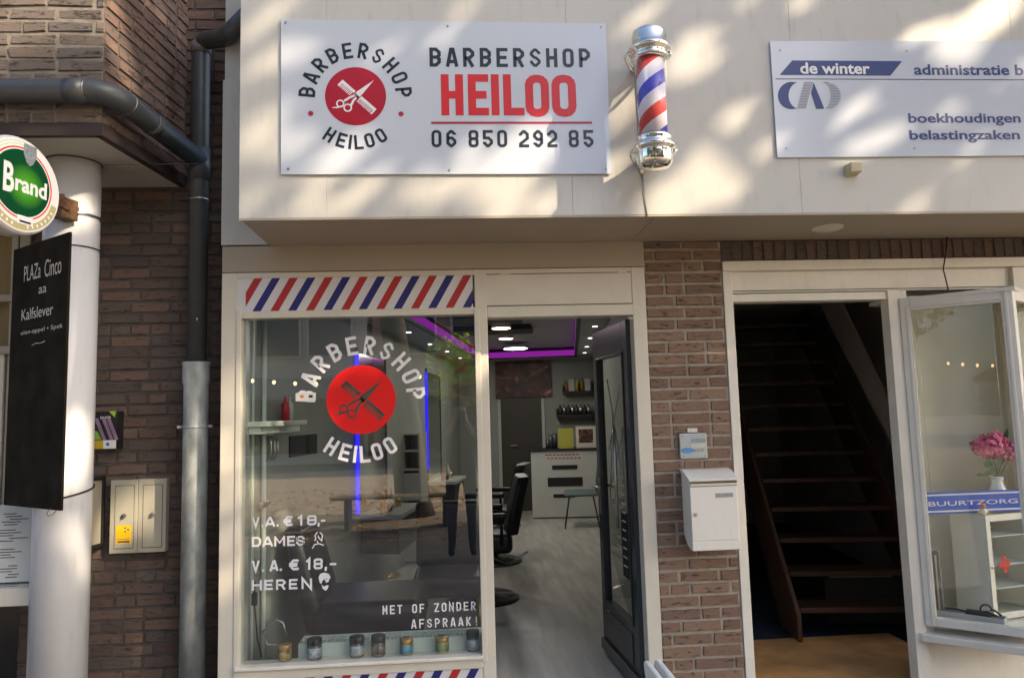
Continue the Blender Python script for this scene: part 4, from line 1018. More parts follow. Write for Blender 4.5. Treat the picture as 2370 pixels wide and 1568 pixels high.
# outer shell so that no light leaks in
m = MB(); m.box(-1.284, 4.6, .031, .06, 2.56, 4.3); m.box(-1.3, 6, .30, 10, 2.75, 2.85); m.build('roof_slab', 'groove', shop)
# ceiling lamps
def cl_lamp(px, py, r, mat, label, z=2.535):
    q = UZ(px, py, z); t = thing('ceiling_lamp', label, 'ceiling lamp', q)
    MB().lathe([(r*.6, -.012), (r, -.006), (r, .03)], q, 28).build('diffuser', mat, t); MB().lathe([(r+.001, -.002), (r+.012, -.002), (r+.012, .04)], q, 28).build('rim', 'white_gloss', t); return q
cl_lamp(1193, 806, .165, 'lamp_white', 'wide bright round ceiling lamp, farthest of the three in the purple recess', 2.52)
cl_lamp(1160, 759, .10, 'lamp_warm', 'warm round lamp in the nearest black ceiling panel'); cl_lamp(1171, 783, .085, 'lamp_warm', 'small warm round lamp in the middle black ceiling panel')
for px, py in ((1377, 755), (1366, 782), (1358, 802), (1353, 816), (946, 769), (995, 796), (1035, 813), (1065, 828)):
    q = UZ(px, py, CZ-.002); t = thing('ceiling_spot', 'small white recessed spotlight in the barbershop ceiling border', 'spotlight', q, 'ceiling spots around the purple recess')
    MB().lathe([(0, -.003), (.026, -.002)], q, 18).build('lens', 'spot_white', t)
def alight(name, loc, size, power, c=(1, .93, .82)):
    l = bpy.data.lights.new(name, 'AREA'); l.energy = power; l.size = size; l.color = c; l.shape = 'DISK'
    o = bpy.data.objects.new(name, l); col.objects.link(o); o.location = loc; return o
alight('room_lamp_light', RM(-.1, 5.4, 2.50), .3, 6); alight('room_lamp_light', RM(-.2, 3.2, 2.52), .2, 3); 
# poster, back door, shelves, counter
def tbox(mb, px0, py0, px1, py1, t0, t1):
    """box whose front, at depth t0, spans a photo rectangle"""
    a = st(UT(px0, py0, t0)); b = st(UT(px1, py1, t0)); mb.box(min(a[0], b[0]), max(a[0], b[0]), t0, t1, min(a[2], b[2]), max(a[2], b[2])); return a, b
t = thing('wall_poster', 'dark reddish photo poster high on the back wall of the barbershop', 'poster', UT(1210, 875, 7.9))
mt, nt, oo = _new('poster_print'); L = nt.links; b_ = _n(nt, 'ShaderNodeBsdfPrincipled'); tc = _n(nt, 'ShaderNodeTexCoord')
v_ = _n(nt, 'ShaderNodeTexNoise'); v_.inputs['Scale'].default_value = 3.2; v_.inputs['Detail'].default_value = 7; v_.inputs['Distortion'].default_value = 1.2; L.new(tc.outputs['Generated'], v_.inputs['Vector'])
r_ = _n(nt, 'ShaderNodeValToRGB'); e = r_.color_ramp; e.elements[0].position = .35; e.elements[0].color = (.012, .008, .008, 1); e.elements[1].position = .72; e.elements[1].color = (.55, .40, .38, 1); q = e.elements.new(.52); q.color = (.09, .03, .025, 1); q = e.elements.new(.62); q.color = (.22, .10, .07, 1)
L.new(v_.outputs['Fac'], r_.inputs[0]); L.new(r_.outputs[0], b_.inputs['Base Color']); L.new(b_.outputs[0], oo.inputs[0])
m = S(); tbox(m, 1148, 921, 1274, 832, 7.90, 7.94); m.build('print', 'poster_print', t)
t = thing('back_door', 'dark brown door in the back wall under the poster', 'door', UT(1205, 1000, 7.93))
m = S(); a, b = tbox(m, 1163, 1085, 1252, 921, 7.91, 7.945); m.box(a[0], b[0], 7.91, 7.945, FZ, a[2]+.01); m.build('leaf', 'door_brown', t)
m = S(); m.box(a[0]-.05, a[0]-.002, 7.90, 7.945, FZ, b[2]); m.box(b[0]+.002, b[0]+.05, 7.90, 7.945, FZ, b[2]); m.build('frame', 'white_gloss', t)
m = S(); q = st(UT(1190, 1030, 7.9)); m.box(q[0]-.05, q[0]+.05, 7.86, 7.87, q[2]-.01, q[2]+.01); m.box(q[0]+.03, q[0]+.05, 7.87, 7.91, q[2]-.01, q[2]+.01); m.build('handle', 'steel', t)
rn = random.Random(5)
for nm, (x0_, y0_, x1_, y1_), top, lab in (('wall_shelf', (1302, 911, 1372, 903), 862, 'upper black wall shelf with bottles and cartons at the back of the barbershop'), ('wall_shelf', (1288, 967, 1372, 957), 930, 'lower black wall shelf with rows of small pots at the back of the barbershop')):
    t = thing(nm, lab, 'shelf', UT((x0_+x1_)/2, y0_, 7.7)); m = S(); a, b = tbox(m, x0_, y0_, x1_, y1_, 7.70, 7.94); zt_s = max(a[2], b[2])
    m.box(min(a[0], b[0]), min(a[0], b[0])+.015, 7.70, 7.94, zt_s, zt_s+.10); m.build('board', 'black', t)
    s_ = min(a[0], b[0])+.06; k = 0
    while s_ < max(a[0], b[0])-.05:
        hgt = rn.uniform(.10, .22) if top == 862 else .15
        if top == 862:
            lb_, mt_ = [('amber bottle standing on the upper wall shelf', 'amber'), ('white carton standing on the upper wall shelf', 'white_gloss'), ('yellow tin standing on the upper wall shelf', 'yellow_card')][k % 3]
        else: lb_, mt_ = [('dark pot in the row on the lower wall shelf', 'jar_smoke'), ('silver pot in the row on the lower wall shelf', 'steel')][k % 2]
        tt = thing('bottle' if mt_ in ('amber',) else ('carton' if mt_ == 'white_gloss' else 'pot'), lb_, 'bottle' if mt_ == 'amber' else ('carton' if mt_ == 'white_gloss' else 'pot'), RM(s_, 7.78, zt_s), 'products on the barbershop shelves')
        mm = S()
        if mt_ == 'white_gloss': mm.box(s_-.045, s_+.045, 7.74, 7.82, zt_s+.001, zt_s+hgt)
        else: mm.lathe([(.030, .001), (.032, hgt*.7), (.014, hgt*.8), (.014, hgt)], (s_, 7.78, zt_s), 14)
        mm.build('body', mt_, tt); s_ += .085 if top == 862 else .065; k += 1
ctr = thing('reception_counter', 'white reception counter with three black bars on its front', 'counter', RM(.48, 7.0, FZ))
m = S(); a, b = tbox(m, 1233, 1197, 1384, 1040, 7.0, 7.4); m.build('front', 'white_gloss', ctr, .004)
S0c, S1c, Z1c = min(a[0], b[0]), max(a[0], b[0]), max(a[2], b[2])
m = S(); m.box(S0c-.02, S1c+.02, 6.97, 7.45, Z1c, Z1c+.03); m.build('top', 'black', ctr, .004)
m = S()
for r in ((1278, 1086, 1336, 1075), (1268, 1125, 1348, 1103), (1281, 1151, 1330, 1142)): tbox(m, *r, 6.992, 6.9995)
m.build('bars', 'black', ctr)
m = S()
for k in range(2):
    for j in range(9):
        q = st(UT(1262+j*9+k*4, 1052+k*8-j*.2, 6.998)); m.box(q[0], q[0]+.035, 6.996, 6.9995, q[2]-.010, q[2]+.006)
m.build('red_script', 'vinyl_bar', ctr)
for nm, r, mt_, lb_ in (('card_stand', (1293, 1036, 1326, 990), 'yellow_card', 'yellow card standing on the white reception counter'), ('framed_print', (1334, 1034, 1378, 985), 'cream_trim', 'square cream framed print on the reception counter')):
    t = thing(nm, lb_, nm.replace('_', ' '), UT(r[0], r[1], 7.1)); m = S(); a, b = tbox(m, *r, 7.05, 7.07)
    zb0 = min(a[2], b[2]); m.box(min(a[0], b[0]), max(a[0], b[0]), 7.05, 7.10, Z1c+.031, zb0+.005); m.build('board', mt_, t)
    if mt_ == 'cream_trim': m = S(); tbox(m, 1340, 1024, 1372, 992, 7.045, 7.05); m.build('print', 'poster_print', t)
for k, (px, py) in enumerate(((1275, 1012), (1284, 1008), (1268, 1022))):
    t = thing('pot', ['tall dark tin beside the yellow card on the counter', 'short dark tin against the yellow card on the counter', 'dark tin nearest the left end of the counter'][k], 'pot', UT(px, py, 7.15)); q = st(UT(px, py, 7.15)); m = S(); m.lathe([(.035, Z1c+.031-q[2]), (.035, .04)], q, 14); m.build('body', 'jar_smoke', t)
# visitor chair at counter
def rod(mb, *pts, r=.009, n=8): mb.tube(pts, r, n)
t = thing('visitor_chair', 'small chair with teal seat and thin black legs before the reception counter', 'chair', RM(.75, 6.2, FZ))
q = st(UT(1345, 1140, 6.2)); cs, cz = q[0], q[2]
m = S(); m.rbox((cs, 6.2, FZ+.45), (.23, .21, .03), .03); m.build('seat', 'teal_seat', t)
m = S(); m.loft([[(cs+.20, 6.02, FZ+.58), (cs+.23, 6.02, FZ+.58), (cs+.23, 6.38, FZ+.58), (cs+.20, 6.38, FZ+.58)], [(cs+.24, 6.03, FZ+.85), (cs+.27, 6.03, FZ+.85), (cs+.27, 6.37, FZ+.85), (cs+.24, 6.37, FZ+.85)]]); m.build('backrest', 'teal_seat', t, .01)
for sx, sy in ((-1, -1), (-1, 1), (1, -1), (1, 1)):
    m = S(); rod(m, (cs+sx*.16, 6.2+sy*.15, FZ+.42), (cs+sx*.23, 6.2+sy*.20, FZ)); m.build('leg', 'black', t)
for sy in (-1, 1):
    m = S(); rod(m, (cs+.18, 6.2+sy*.17, FZ+.42), (cs+.25, 6.2+sy*.17, FZ+.62)); m.build('back_support', 'black', t)
# barber chairs facing the mirrors on the left wall
def barber_chair(s, tt, label, yawd=0):
    o = thing('barber_chair', label, 'barber chair', RM(s, tt, FZ), 'black barber chairs along the mirrors')
    A = rad(yawd); X = E1*math.cos(A)+E2*math.sin(A); Y = -E1*math.sin(A)+E2*math.cos(A)
    F = lambda: MB().frame(RM(s, tt, FZ), X, Y, EZ)
    m = F(); m.lathe([(.0, .0), (.31, .0), (.31, .012), (.27, .035), (.08, .06), (.07, .09)], (0, 0, 0), 36); m.build('base_disc', 'black_gloss', o)
    m = F(); m.cyl((0, 0, .08), (0, 0, .40), .04, 20); m.build('pump_column', 'chrome', o)
    m = F(); m.rbox((-.02, 0, .49), (.27, .27, .085), .05); m.build('seat', 'leather', o)
    L = []
    m = F(); 
    for z, x, h in ((.55, .20, .25), (.75, .24, .26), (.95, .29, .25), (1.02, .31, .22)): L.append([(x, -h, z), (x+.03, -h*1.0, z), (x+.10, -h*.85, z), (x+.10, h*.85, z), (x+.03, h, z), (x, h, z), (x-.02, 0, z)])
    m.loft(L); m.build('backrest', 'leather', o, .012)
    for sy in (-1, 1):
        m = F(); m.rbox((-.02, sy*.31, .72), (.22, .035, .025), .02); rod(m, (.16, sy*.30, .70), (.16, sy*.28, .48), r=.014); rod(m, (-.20, sy*.30, .70), (-.18, sy*.28, .48), r=.014); m.build('armrest', 'leather', o)
    m = F(); rod(m, (-.22, -.18, .42), (-.42, -.18, .22), (-.50, -.18, .18), (-.50, .18, .18), (-.42, .18, .22), (-.22, .18, .42), r=.013); m.box(-.58, -.40, -.17, .17, .165, .18); m.build('footrest', 'steel', o)
    m = F(); rod(m, (.05, -.05, .36), (.22, -.30, .34), (.34, -.33, .42), (.36, -.30, .43), r=.011); m.build('pump_lever', 'steel', o)
    return o
barber_chair(-.20, 2.35, 'black barber chair with round base nearest the open shop door', 8)
barber_chair(-.28, 3.9, 'black barber chair with tall backrest halfway down the shop', -6)
# mirrors with blue strips on the left wall
for px, k in ((830, 0), (990, 1)):
    lab = ['tall wall mirror with blue strip behind the red window logo', 'tall wall mirror with blue strip farther down the left wall'][k]
    q0 = st(US(px, 1190 if k == 0 else 1086, SL+.03)); q1 = st(US(px, 820 if k == 0 else 860, SL+.03)); tc_ = (q0[1]+q1[1])/2
    t = thing('wall_mirror', lab, 'mirror', RM(SL, tc_, 1))
    m = S(); m.box(SL+.005, SL+.02, tc_+.03, tc_+.95, .85, 2.15); m.build('glass', 'chrome', t)
    m = S(); m.box(SL+.005, SL+.035, tc_-.008, tc_+.008, q0[2], q1[2]); m.build('blue_strip', 'led_blue', t)
    m = S(); m.box(SL+.005, SL+.028, tc_+.013, tc_+.03, .80, 2.2); m.box(SL+.005, SL+.028, tc_+.95, tc_+.97, .80, 2.2); m.build('frame', 'dark_wood', t)
    t = thing('worktop', ['dark worktop with drawers under the mirror behind the red window logo', 'dark worktop with drawers under the farther mirror'][k], 'worktop', RM(SL+.2, tc_+.5, .8))
    m = S(); m.box(SL+.002, SL+.36, tc_+.1, tc_+.95, .74, .78); m.build('top', 'white_gloss', t, .003); m = S(); m.box(SL+.002, SL+.33, tc_+.14, tc_+.9, .45, .735); m.build('drawers', 'dark_wood', t, .003)
    for j in range(4):
        tt = thing(['bottle', 'pot', 'bottle', 'pot'][j], ['amber spray bottle', 'dark pot', 'white bottle', 'gold lidded pot'][j]+[' on the worktop behind the red window logo', ' on the worktop of the farther mirror'][k], ['bottle', 'pot', 'bottle', 'pot'][j], RM(SL+.2, tc_+.2+.17*j, .78))
        m = S(); m.lathe([(.03, .001), (.032, .11+.03*(j % 2)), (.012, .14+.03*(j % 2)), (.012, .18)] if j % 2 == 0 else [(.04, .001), (.04, .07)], (SL+.18, tc_+.2+.17*j, .78), 16); m.build('body', ['amber', 'jar_smoke', 'white_gloss', 'gold'][j], tt)
# white drawer unit with shelves on left wall
t = thing('white_shelf_unit', 'white open shelf unit with drawers standing by the left wall', 'shelf unit', RM(SL+.3, 3.9, FZ))
s0_, s1_, ta, tb_ = -1.02, -.58, 3.9, 4.25
q = st(UT(895, 1010, ta)); q2 = st(UT(975, 1170, ta)); s0_, s1_ = q[0], q2[0]
m = S(); m.box(s0_, s0_+.02, ta, tb_, FZ, 1.42); m.box(s1_-.02, s1_, ta, tb_, FZ, 1.42); m.box(s0_, s1_, tb_, tb_+.01, FZ, 1.42); m.build('carcass', 'white_gloss', t)
for z in (1.40, 1.22, 1.02): m = S(); m.box(s0_+.02, s1_-.02, ta, tb_, z, z+.02); m.build('shelf', 'white_gloss', t)
for z in (.06, .38, .70): m = S(); m.box(s0_+.022, s1_-.022, ta-.01, tb_-.02, z, z+.29); m.build('drawer', 'white_gloss', t, .004)
# left wall: console, picture, pipe, hooks
t = thing('white_console', 'short white wall console near the window in the barbershop', 'console', US(640, 985, SL))
a = st(US(592, 975, SL+.1)); b = st(US(690, 972, SL+.1)); m = S(); m.box(SL, SL+.16, a[1], b[1], a[2]-.03, a[2]); m.box(SL, SL+.12, a[1]+.02, b[1]-.02, a[2]-.07, a[2]-.031); m.build('board', 'radiator_white', t, .004)
for j, (dt, mt_, lb_) in enumerate(((.16, 'vinyl_red', 'red topped bottle at the end of the white wall console'), (.09, 'white_gloss', 'white bottle on the white wall console'))):
    tt = thing('bottle', lb_, 'bottle', RM(SL+.08, b[1]-dt, a[2])); m = S(); m.lathe([(.025, .001), (.025, .10), (.01, .12), (.01, .15)], (SL+.08, b[1]-dt, a[2]), 14); m.build('body', mt_, tt)
t = thing('wall_picture', 'dark framed picture on the left wall below the white console', 'picture', US(695, 1030, SL))
a = st(US(672, 1058, SL+.012)); b = st(US(722, 1004, SL+.012)); m = S(); m.box(SL+.001, SL+.015, a[1], b[1]+.1, a[2], b[2]); m.build('frame', 'picture_dark', t, .002)
t = thing('wall_hook_rack', 'row of metal coat hooks on the left wall near the window', 'coat hooks', US(625, 1040, SL))
q = st(US(622, 1010, SL+.03)); m = S(); m.box(SL, SL+.01, q[1]-.05, q[1]+.12, q[2]-.02, q[2]+.02); m.build('rail', 'steel', t)
for k in range(3): m = S(); rod(m, (SL+.01, q[1]-.02+.05*k, q[2]), (SL+.05, q[1]-.02+.05*k, q[2]-.02), (SL+.055, q[1]-.02+.05*k, q[2]-.10), (SL+.03, q[1]-.02+.05*k, q[2]-.14), r=.006); m.build('hook', 'steel', t)
t = thing('white_conduit', 'white vertical conduit running up the wall behind the window edge', 'conduit', US(612, 1200, SL))
q = st(US(610, 1200, SL+.02)); m = S(); m.cyl((SL+.02, q[1], FZ), (SL+.02, q[1], CZ), .014, 12); m.build('pipe', 'radiator_white', t)
m = MB(); m.box(-1.212, -1.165, .036, .105, .32, 2.2); m.build('reveal_board', 'white_gloss', t)
m = S(); m.box(SL, SL+.006, q[1]-.12, q[1]-.10, FZ, CZ); m.build('trim_strip', 'radiator_white', t)
m = S(); m.rbox((SL+.03, q[1]-.02, 1.12), (.012, .05, .02), .008); m.build('clamp', 'steel', t)
# black cable with inline switch
t = thing('power_cable', 'black cable with switch hanging at the left edge of the shop window', 'cable', UY(590, 1380, .12))
m = MB(); m.tube([UY(x, y, .12) for x, y in ((590, 1345), (588, 1390), (592, 1430), (596, 1480), (606, 1520))], .004, 8); m.build('cable', 'black', t)
m = MB(); a = UY(589, 1385, .12); m.rbox(a, (.016, .012, .035), .01); m.build('switch', 'black', t)
m = MB(); m.tube([UY(x, y, .14) for x, y in ((668, 1492), (618, 1490), (608, 1462), (640, 1432), (655, 1440), (664, 1470))], .006, 8); m.build('loop', 'steel', t)
# lounge armchair close to the window
t = thing('lounge_chair', 'low black leather lounge chair behind the shop window', 'armchair', UZ(820, 1440, .25))
def W(px, py, y): return UY(px, py, y)
q = UZ(735, 1447, .30)
bx0, bx1 = W(735, 1400, .55).x, W(935, 1400, .55).x; 
zs = .52
m = MB(); m.rbox(((bx0+bx1)/2+.04, .80, .39), ((bx1-bx0)/2+.08, .33, .12), .07); m.build('seat', 'leather', t)
L = []
for z, x, w_ in ((.34, bx0-.06, .30), (.55, bx0-.10, .31), (.75, bx0-.15, .30), (.90, bx0-.20, .27), (.94, bx0-.21, .22)):
    L.append([(x, .80-w_, z), (x+.05, .80-w_-.02, z), (x+.11, .80-w_, z), (x+.13, .80, z), (x+.11, .80+w_, z), (x+.05, .80+w_+.02, z), (x, .80+w_, z), (x-.01, .80, z)])
m = MB(); m.loft(L); m.build('backrest', 'leather', t, .02)
for x_ in (bx0+.03, bx1-.03):
    for y_ in (.55, 1.05): m = MB(); m.tube([(x_, y_, .33), (x_+.03, y_, FZ)], .013, 8); m.build('leg', 'chrome', t)
t = thing('added_dark_bench', 'low black padded bench with gold frame, added to darken the view behind the window slogan', 'bench', UY(1030, 1440, 1.15))  # black piece added to darken this part of the view into the shop
a = UY(955, 1400, 1.15); b = UY(1120, 1400, 1.15)
m = MB(); m.rbox(((a.x+b.x)/2, 1.35, .43), ((b.x-a.x)/2, .24, .07), .04); m.build('seat', 'leather', t)
m = MB(); m.rbox(((a.x+b.x)/2, 1.62, .72), ((b.x-a.x)/2, .05, .24), .04); m.build('backrest', 'leather', t)
for x_ in (a.x+.03, b.x-.03): m = MB(); m.tube([(x_, 1.15, .36), (x_, 1.12, FZ), (x_, 1.55, FZ), (x_, 1.58, .36)], .012, 8); m.build('leg', 'gold', t)
t = thing('pedestal_table', 'slim gold pedestal of a small round table in the barbershop', 'table', UZ(890, 1335, FZ))
q = UZ(890, 1332, FZ); m = MB(); m.lathe([(.15, 0), (.15, .01), (.03, .04), (.018, .06), (.018, .62)], q, 28); m.build('pedestal', 'gold', t); m = MB(); m.lathe([(.0, .62), (.24, .62), (.25, .63), (.24, .645), (0, .645)], q, 36); m.build('tabletop', 'black_gloss', t)
# radiator under the window
a = UY(700, 1462, .13); b = UY(1108, 1452, .13)
rx0, rx1, rz = UY(692, 1470, .10).x, UY(1112, 1450, .10).x+.03, (UY(692, 1478, .10).z+UY(1110, 1462, .10).z)/2-.022
t = thing('radiator', 'white panel radiator with grille top under the shop window', 'radiator', (rx0, .12, .1))
m = MB(); m.box(rx0, rx1, .10, .115, .10, rz); m.box(rx0, rx1, .235, .25, .10, rz+.0); m.box(rx0-.004, rx0, .098, .252, .10, rz+.003); m.box(rx1, rx1+.004, .098, .252, .10, rz+.003); m.build('panel', 'radiator_white', t, .003)
m = MB()
for k in range(46): x_ = rx0+.01+(rx1-rx0-.03)*k/46; m.box(x_, x_+.006, .117, .233, rz-.006, rz)
for z_ in (.100, .17, .235): m.box(rx0, rx1, z_ if z_ > .1 else .1, z_+.012, rz, rz+.003)
m.build('grille', 'radiator_white', t)
m = MB()
for k in range(30): x_ = rx0+.12+(rx1-rx0-.2)*k/30; m.box(x_, x_+.014, .0985, .0999, rz-.085, rz-.080)
m.build('slots', 'label_grey', t)
m = MB(); m.cyl((rx0-.09, .16, .30), (rx0-.004, .16, .30), .012, 10); m.cyl((rx0-.09, .16, .30), (rx0-.09, .16, .36), .022, 14); m.build('valve', 'box_white', t)
# jars on the sill
zs_ = .338
for px, wd, hh, lab, lid, body, lbl in (
    (659, .072, .082, 'gold lidded jar with red label, leftmost on the window sill', 'jar_lid_gold', 'jar_label_red', 'jar_label_gold'),
    (728, .080, .105, 'dark lidded grey jar standing second from the left on the sill', 'black', 'jar_smoke', 'jar_label'),
    (826, .080, .105, 'tall dark lidded jar with pale label left of the all black jar', 'black', 'jar_smoke', 'jar_label'),
    (876, .078, .105, 'all black jar on the sill before the radiator', 'black', 'jar_smoke', 'jar_smoke'),
    (941, .074, .080, 'gold lidded jar with bright blue label on the sill', 'jar_lid_gold', 'jar_label_gold', 'jar_label_blue'),
    (1024, .074, .080, 'gold lidded jar with green gold label on the sill', 'jar_lid_gold', 'jar_label_gold', 'jar_label_green'),
    (1095, .072, .105, 'tall dark jar at the right end of the window sill', 'black', 'jar_smoke', 'jar_label')):
    q = UZ(px, 1512, zs_); x_ = UY(px, 1505, .066).x; c_ = (x_, .066, zs_); r = wd/2*.95
    t = thing('jar', lab, 'jar', c_)
    m = MB(); m.lathe([(r*.9, 0), (r, .006), (r, hh*.66), (r*.92, hh*.70)], c_, 28); m.build('body', body, t)
    m = MB(); m.lathe([(r+.0012, hh*.12), (r+.0012, hh*.58)], c_, 28); m.build('label', lbl, t)
    m = MB(); m.lathe([(r*1.0, hh*.705), (r*1.03, hh*.73), (r*1.03, hh*.97), (r*.97, hh), (0, hh)], c_, 28); m.build('lid', lid, t)
# ------------------------------------------------------------------ shop door, open inwards
H0 = V((.970, .085, 0)); Ld = V((.915, .865, 0)); XD = (Ld-H0).normalized(); WD = (Ld-H0).length; ND = V((-XD.y, XD.x, 0))
if ND.x > 0: ND = -ND
dr = thing('shop_door', 'dark grey glazed barbershop door standing open inwards', 'door', H0)
F = lambda: MB().frame(H0, XD, ND, EZ)
z0, z1, gz0, gz1, gs0, gs1 = .07, 2.12, .40, 1.93, .10, WD-.11
m = F(); m.box(0, gs0, -.02, .02, z0, z1); m.box(gs1, WD, -.02, .02, z0, z1); m.box(gs0, gs1, -.02, .02, gz1, z1); m.box(gs0, gs1, -.02, .02, z0, gz0)
leaf = m.build('leaf', 'door_grey', dr, .003)
m = F(); m.box(gs0+.02, gs1-.02, .0205, .026, z0+.10, gz0-.06); m.box(-.0, WD-.01, .021, .040, z0+.005, z0+.07)
m.box(gs0-.012, gs0, .0205, .028, gz0-.012, gz1+.012); m.box(gs1, gs1+.012, .0205, .028, gz0-.012, gz1+.012); m.box(gs0, gs1, .0205, .028, gz1, gz1+.012); m.box(gs0, gs1, .0205, .028, gz0-.012, gz0)
m.build('moulding', 'door_grey', leaf, .003)
m = F(); m.box(gs0, gs1, -.003, .003, gz0, gz1); pn = m.build('pane', 'glass_clear', dr)
m = F()
for k in range(11):
    z_ = 1.20-k*.052; m.box(gs0+.12, gs0+.20, .0035, .004, z_, z_+.010); m.box(gs0+.25, gs0+.33, .0035, .004, z_-.006, z_+.004)
m.build('opening_hours', 'paper', pn)
m = F(); m.box(gs0+.06, gs0+.22, .0031, .0034, .62, 1.0); m.build('dark_patch', 'black', pn)
m = F()
for a, b in (((.12, 1.75), (.42, 1.35)), ((.40, 1.80), (.16, 1.25)), ((.12, 1.45), (.45, 1.10)), ((.30, 1.60), (.44, 1.05))): m.box(0, 0, 0, 0, 0, 0) if False else m.tube([(gs0+a[0], .004, a[1]), (gs0+b[0], .004, b[1])], .003, 5)
m.build('line_decor', 'label_grey', pn)
hz = 1.06
for sd in (-1, 1):
    m = F(); m.box(WD-.075, WD-.040, sd*.021, sd*.027, hz-.13, hz+.10); m.cyl((WD-.057, sd*.02, hz+.05), (WD-.057, sd*.065, hz+.05), .010, 12); m.cyl((WD-.057, sd*.06, hz+.05), (WD-.18, sd*.06, hz+.05), .009, 12); m.build('handle', 'gold' if sd < 0 else 'steel', dr, .001)
m = F(); m.box(.02, .08, .0205, .032, .95, 1.45) if False else None; m.cyl((.30, .03, .9), (.30, .03, 1.5), .010, 10); m.build('pull_bar', 'steel', dr)
# ------------------------------------------------------------------ stair hall
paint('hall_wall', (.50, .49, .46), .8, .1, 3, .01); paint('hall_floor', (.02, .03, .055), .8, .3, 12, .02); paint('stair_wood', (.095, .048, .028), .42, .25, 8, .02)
q1_ = st(UY(1850, 1440, .95)); q2_ = st(UY(2070, 1255, 1.5)); sl, sr = q1_[0], q2_[0]; tl = q1_[1]
hall = thing('stair_hall', 'dark stair hall behind the open doorway right of the brick pier', 'hall', RM(sl, 1, 0))
m = S(); hs0, hs1 = 1.36, sr+.42
m.M = None; fz = .012
def fh(s, y, z): return tuple(RM(s, yt(s, y), z))
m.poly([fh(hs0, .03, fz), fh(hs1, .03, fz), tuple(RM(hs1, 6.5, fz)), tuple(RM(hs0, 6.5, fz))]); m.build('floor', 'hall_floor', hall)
m = S(); m.box(hs0-.02, hs0, yt(hs0, .11), 6.5, 0, 3.6); m.box(hs1, hs1+.05, yt(hs1, .5), 6.5, 0, 3.6); m.box(hs0, hs1, 6.5, 6.55, 0, 3.6)
m.box(sr+.05, hs1, yt(sr, .5), yt(sr, .5)+.03, 0, 3.6) if False else None
m.M = None; m.poly([fh(hs0, .03, 2.60), fh(hs1, .03, 2.60), tuple(RM(hs1, 6.5, 2.6)), tuple(RM(hs0, 6.5, 2.6))]); m.build('wall', 'hall_wall', hall)
stc = thing('staircase', 'steep open staircase of reddish brown wood in the dark hall', 'staircase', RM((sl+sr)/2, tl, fz))
n = 12
for k in range(n):
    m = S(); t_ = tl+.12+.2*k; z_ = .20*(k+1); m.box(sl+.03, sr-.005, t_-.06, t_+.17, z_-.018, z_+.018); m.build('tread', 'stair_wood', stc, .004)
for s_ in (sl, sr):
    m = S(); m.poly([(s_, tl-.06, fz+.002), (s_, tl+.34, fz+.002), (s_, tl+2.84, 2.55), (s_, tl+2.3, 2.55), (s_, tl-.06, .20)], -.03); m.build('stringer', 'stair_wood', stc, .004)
m = S(); m.poly([(sr+.06, tl+.1, .95), (sr+.06, tl+.35, .95), (sr+.06, tl+2.1, 2.58), (sr+.06, tl+1.6, 2.58)], -.02); m.build('balustrade_board', 'hall_wall', stc)
t = thing('doormat', 'brown coir mat on the floor of the stair hall', 'doormat', (2.1, .5, 0))
a = UZ(1748, 1480, fz+.012); b = UZ(2085, 1462, fz+.012)
m = MB(); m.box(1.57, 2.9, .04, (a.y+b.y)/2, fz+.001, fz+.014); m.build('mat', 'coir', t, .003)
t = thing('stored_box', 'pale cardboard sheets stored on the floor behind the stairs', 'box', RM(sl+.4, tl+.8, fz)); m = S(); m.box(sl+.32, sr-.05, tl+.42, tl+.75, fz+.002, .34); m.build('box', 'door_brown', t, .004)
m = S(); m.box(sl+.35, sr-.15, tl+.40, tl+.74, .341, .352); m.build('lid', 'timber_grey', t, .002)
# ------------------------------------------------------------------ things displayed in the bay
def cb2(x, y): return ((2200+x/2.75)/1.08017, (1124+y/2.75)/1.08017)
ysg = .02
A_, B_ = UY(*cb2(272, 430), ysg), UY(*cb2(255, 285), ysg); C_ = UY(*cb2(940, 436), ysg); D_ = UY(*cb2(935, 282), ysg)
zb5, zt5 = (A_.z+C_.z)/2, (B_.z+D_.z)/2; x5 = (A_.x+B_.x)/2; w5 = (C_.x-x5)*1.08
t = thing('enamel_sign', 'blue enamel sign reading BUURTZORG inside the bay window', 'sign', (x5, ysg, zb5))
m = MB(); m.box(x5, x5+w5, ysg, ysg+.006, zb5, zt5); m.build('plate', 'enamel_blue', t, .002)
m = MB(); h = zt5-zb5
for r in ((.008, w5-.008, .09, .16), (.008, w5-.008, .84, .91)): m.box(x5+r[0], x5+r[1], ysg-.001, ysg, zb5+h*r[2], zb5+h*r[3])
m.box(x5+.008, x5+.014, ysg-.001, ysg, zb5+h*.16, zb5+h*.84); m.box(x5+w5-.014, x5+w5-.008, ysg-.001, ysg, zb5+h*.16, zb5+h*.84); m.build('border', 'enamel_white', t)
a = UY(*cb2(335, 388), ysg-.001); b = UY(*cb2(945, 333), ysg-.001); font_text('lettering', 'BUURTZORG', a, EX, EZ, b.x-a.x, b.z-a.z, 'enamel_white', t, .004)
m = MB()
for x_ in (x5+.08, x5+w5-.08): m.tube([(x_, ysg+.003, zt5), (x_, ysg+.003, 2.19)], .0008, 4)
m.build('hanging_wire', 'steel', t)
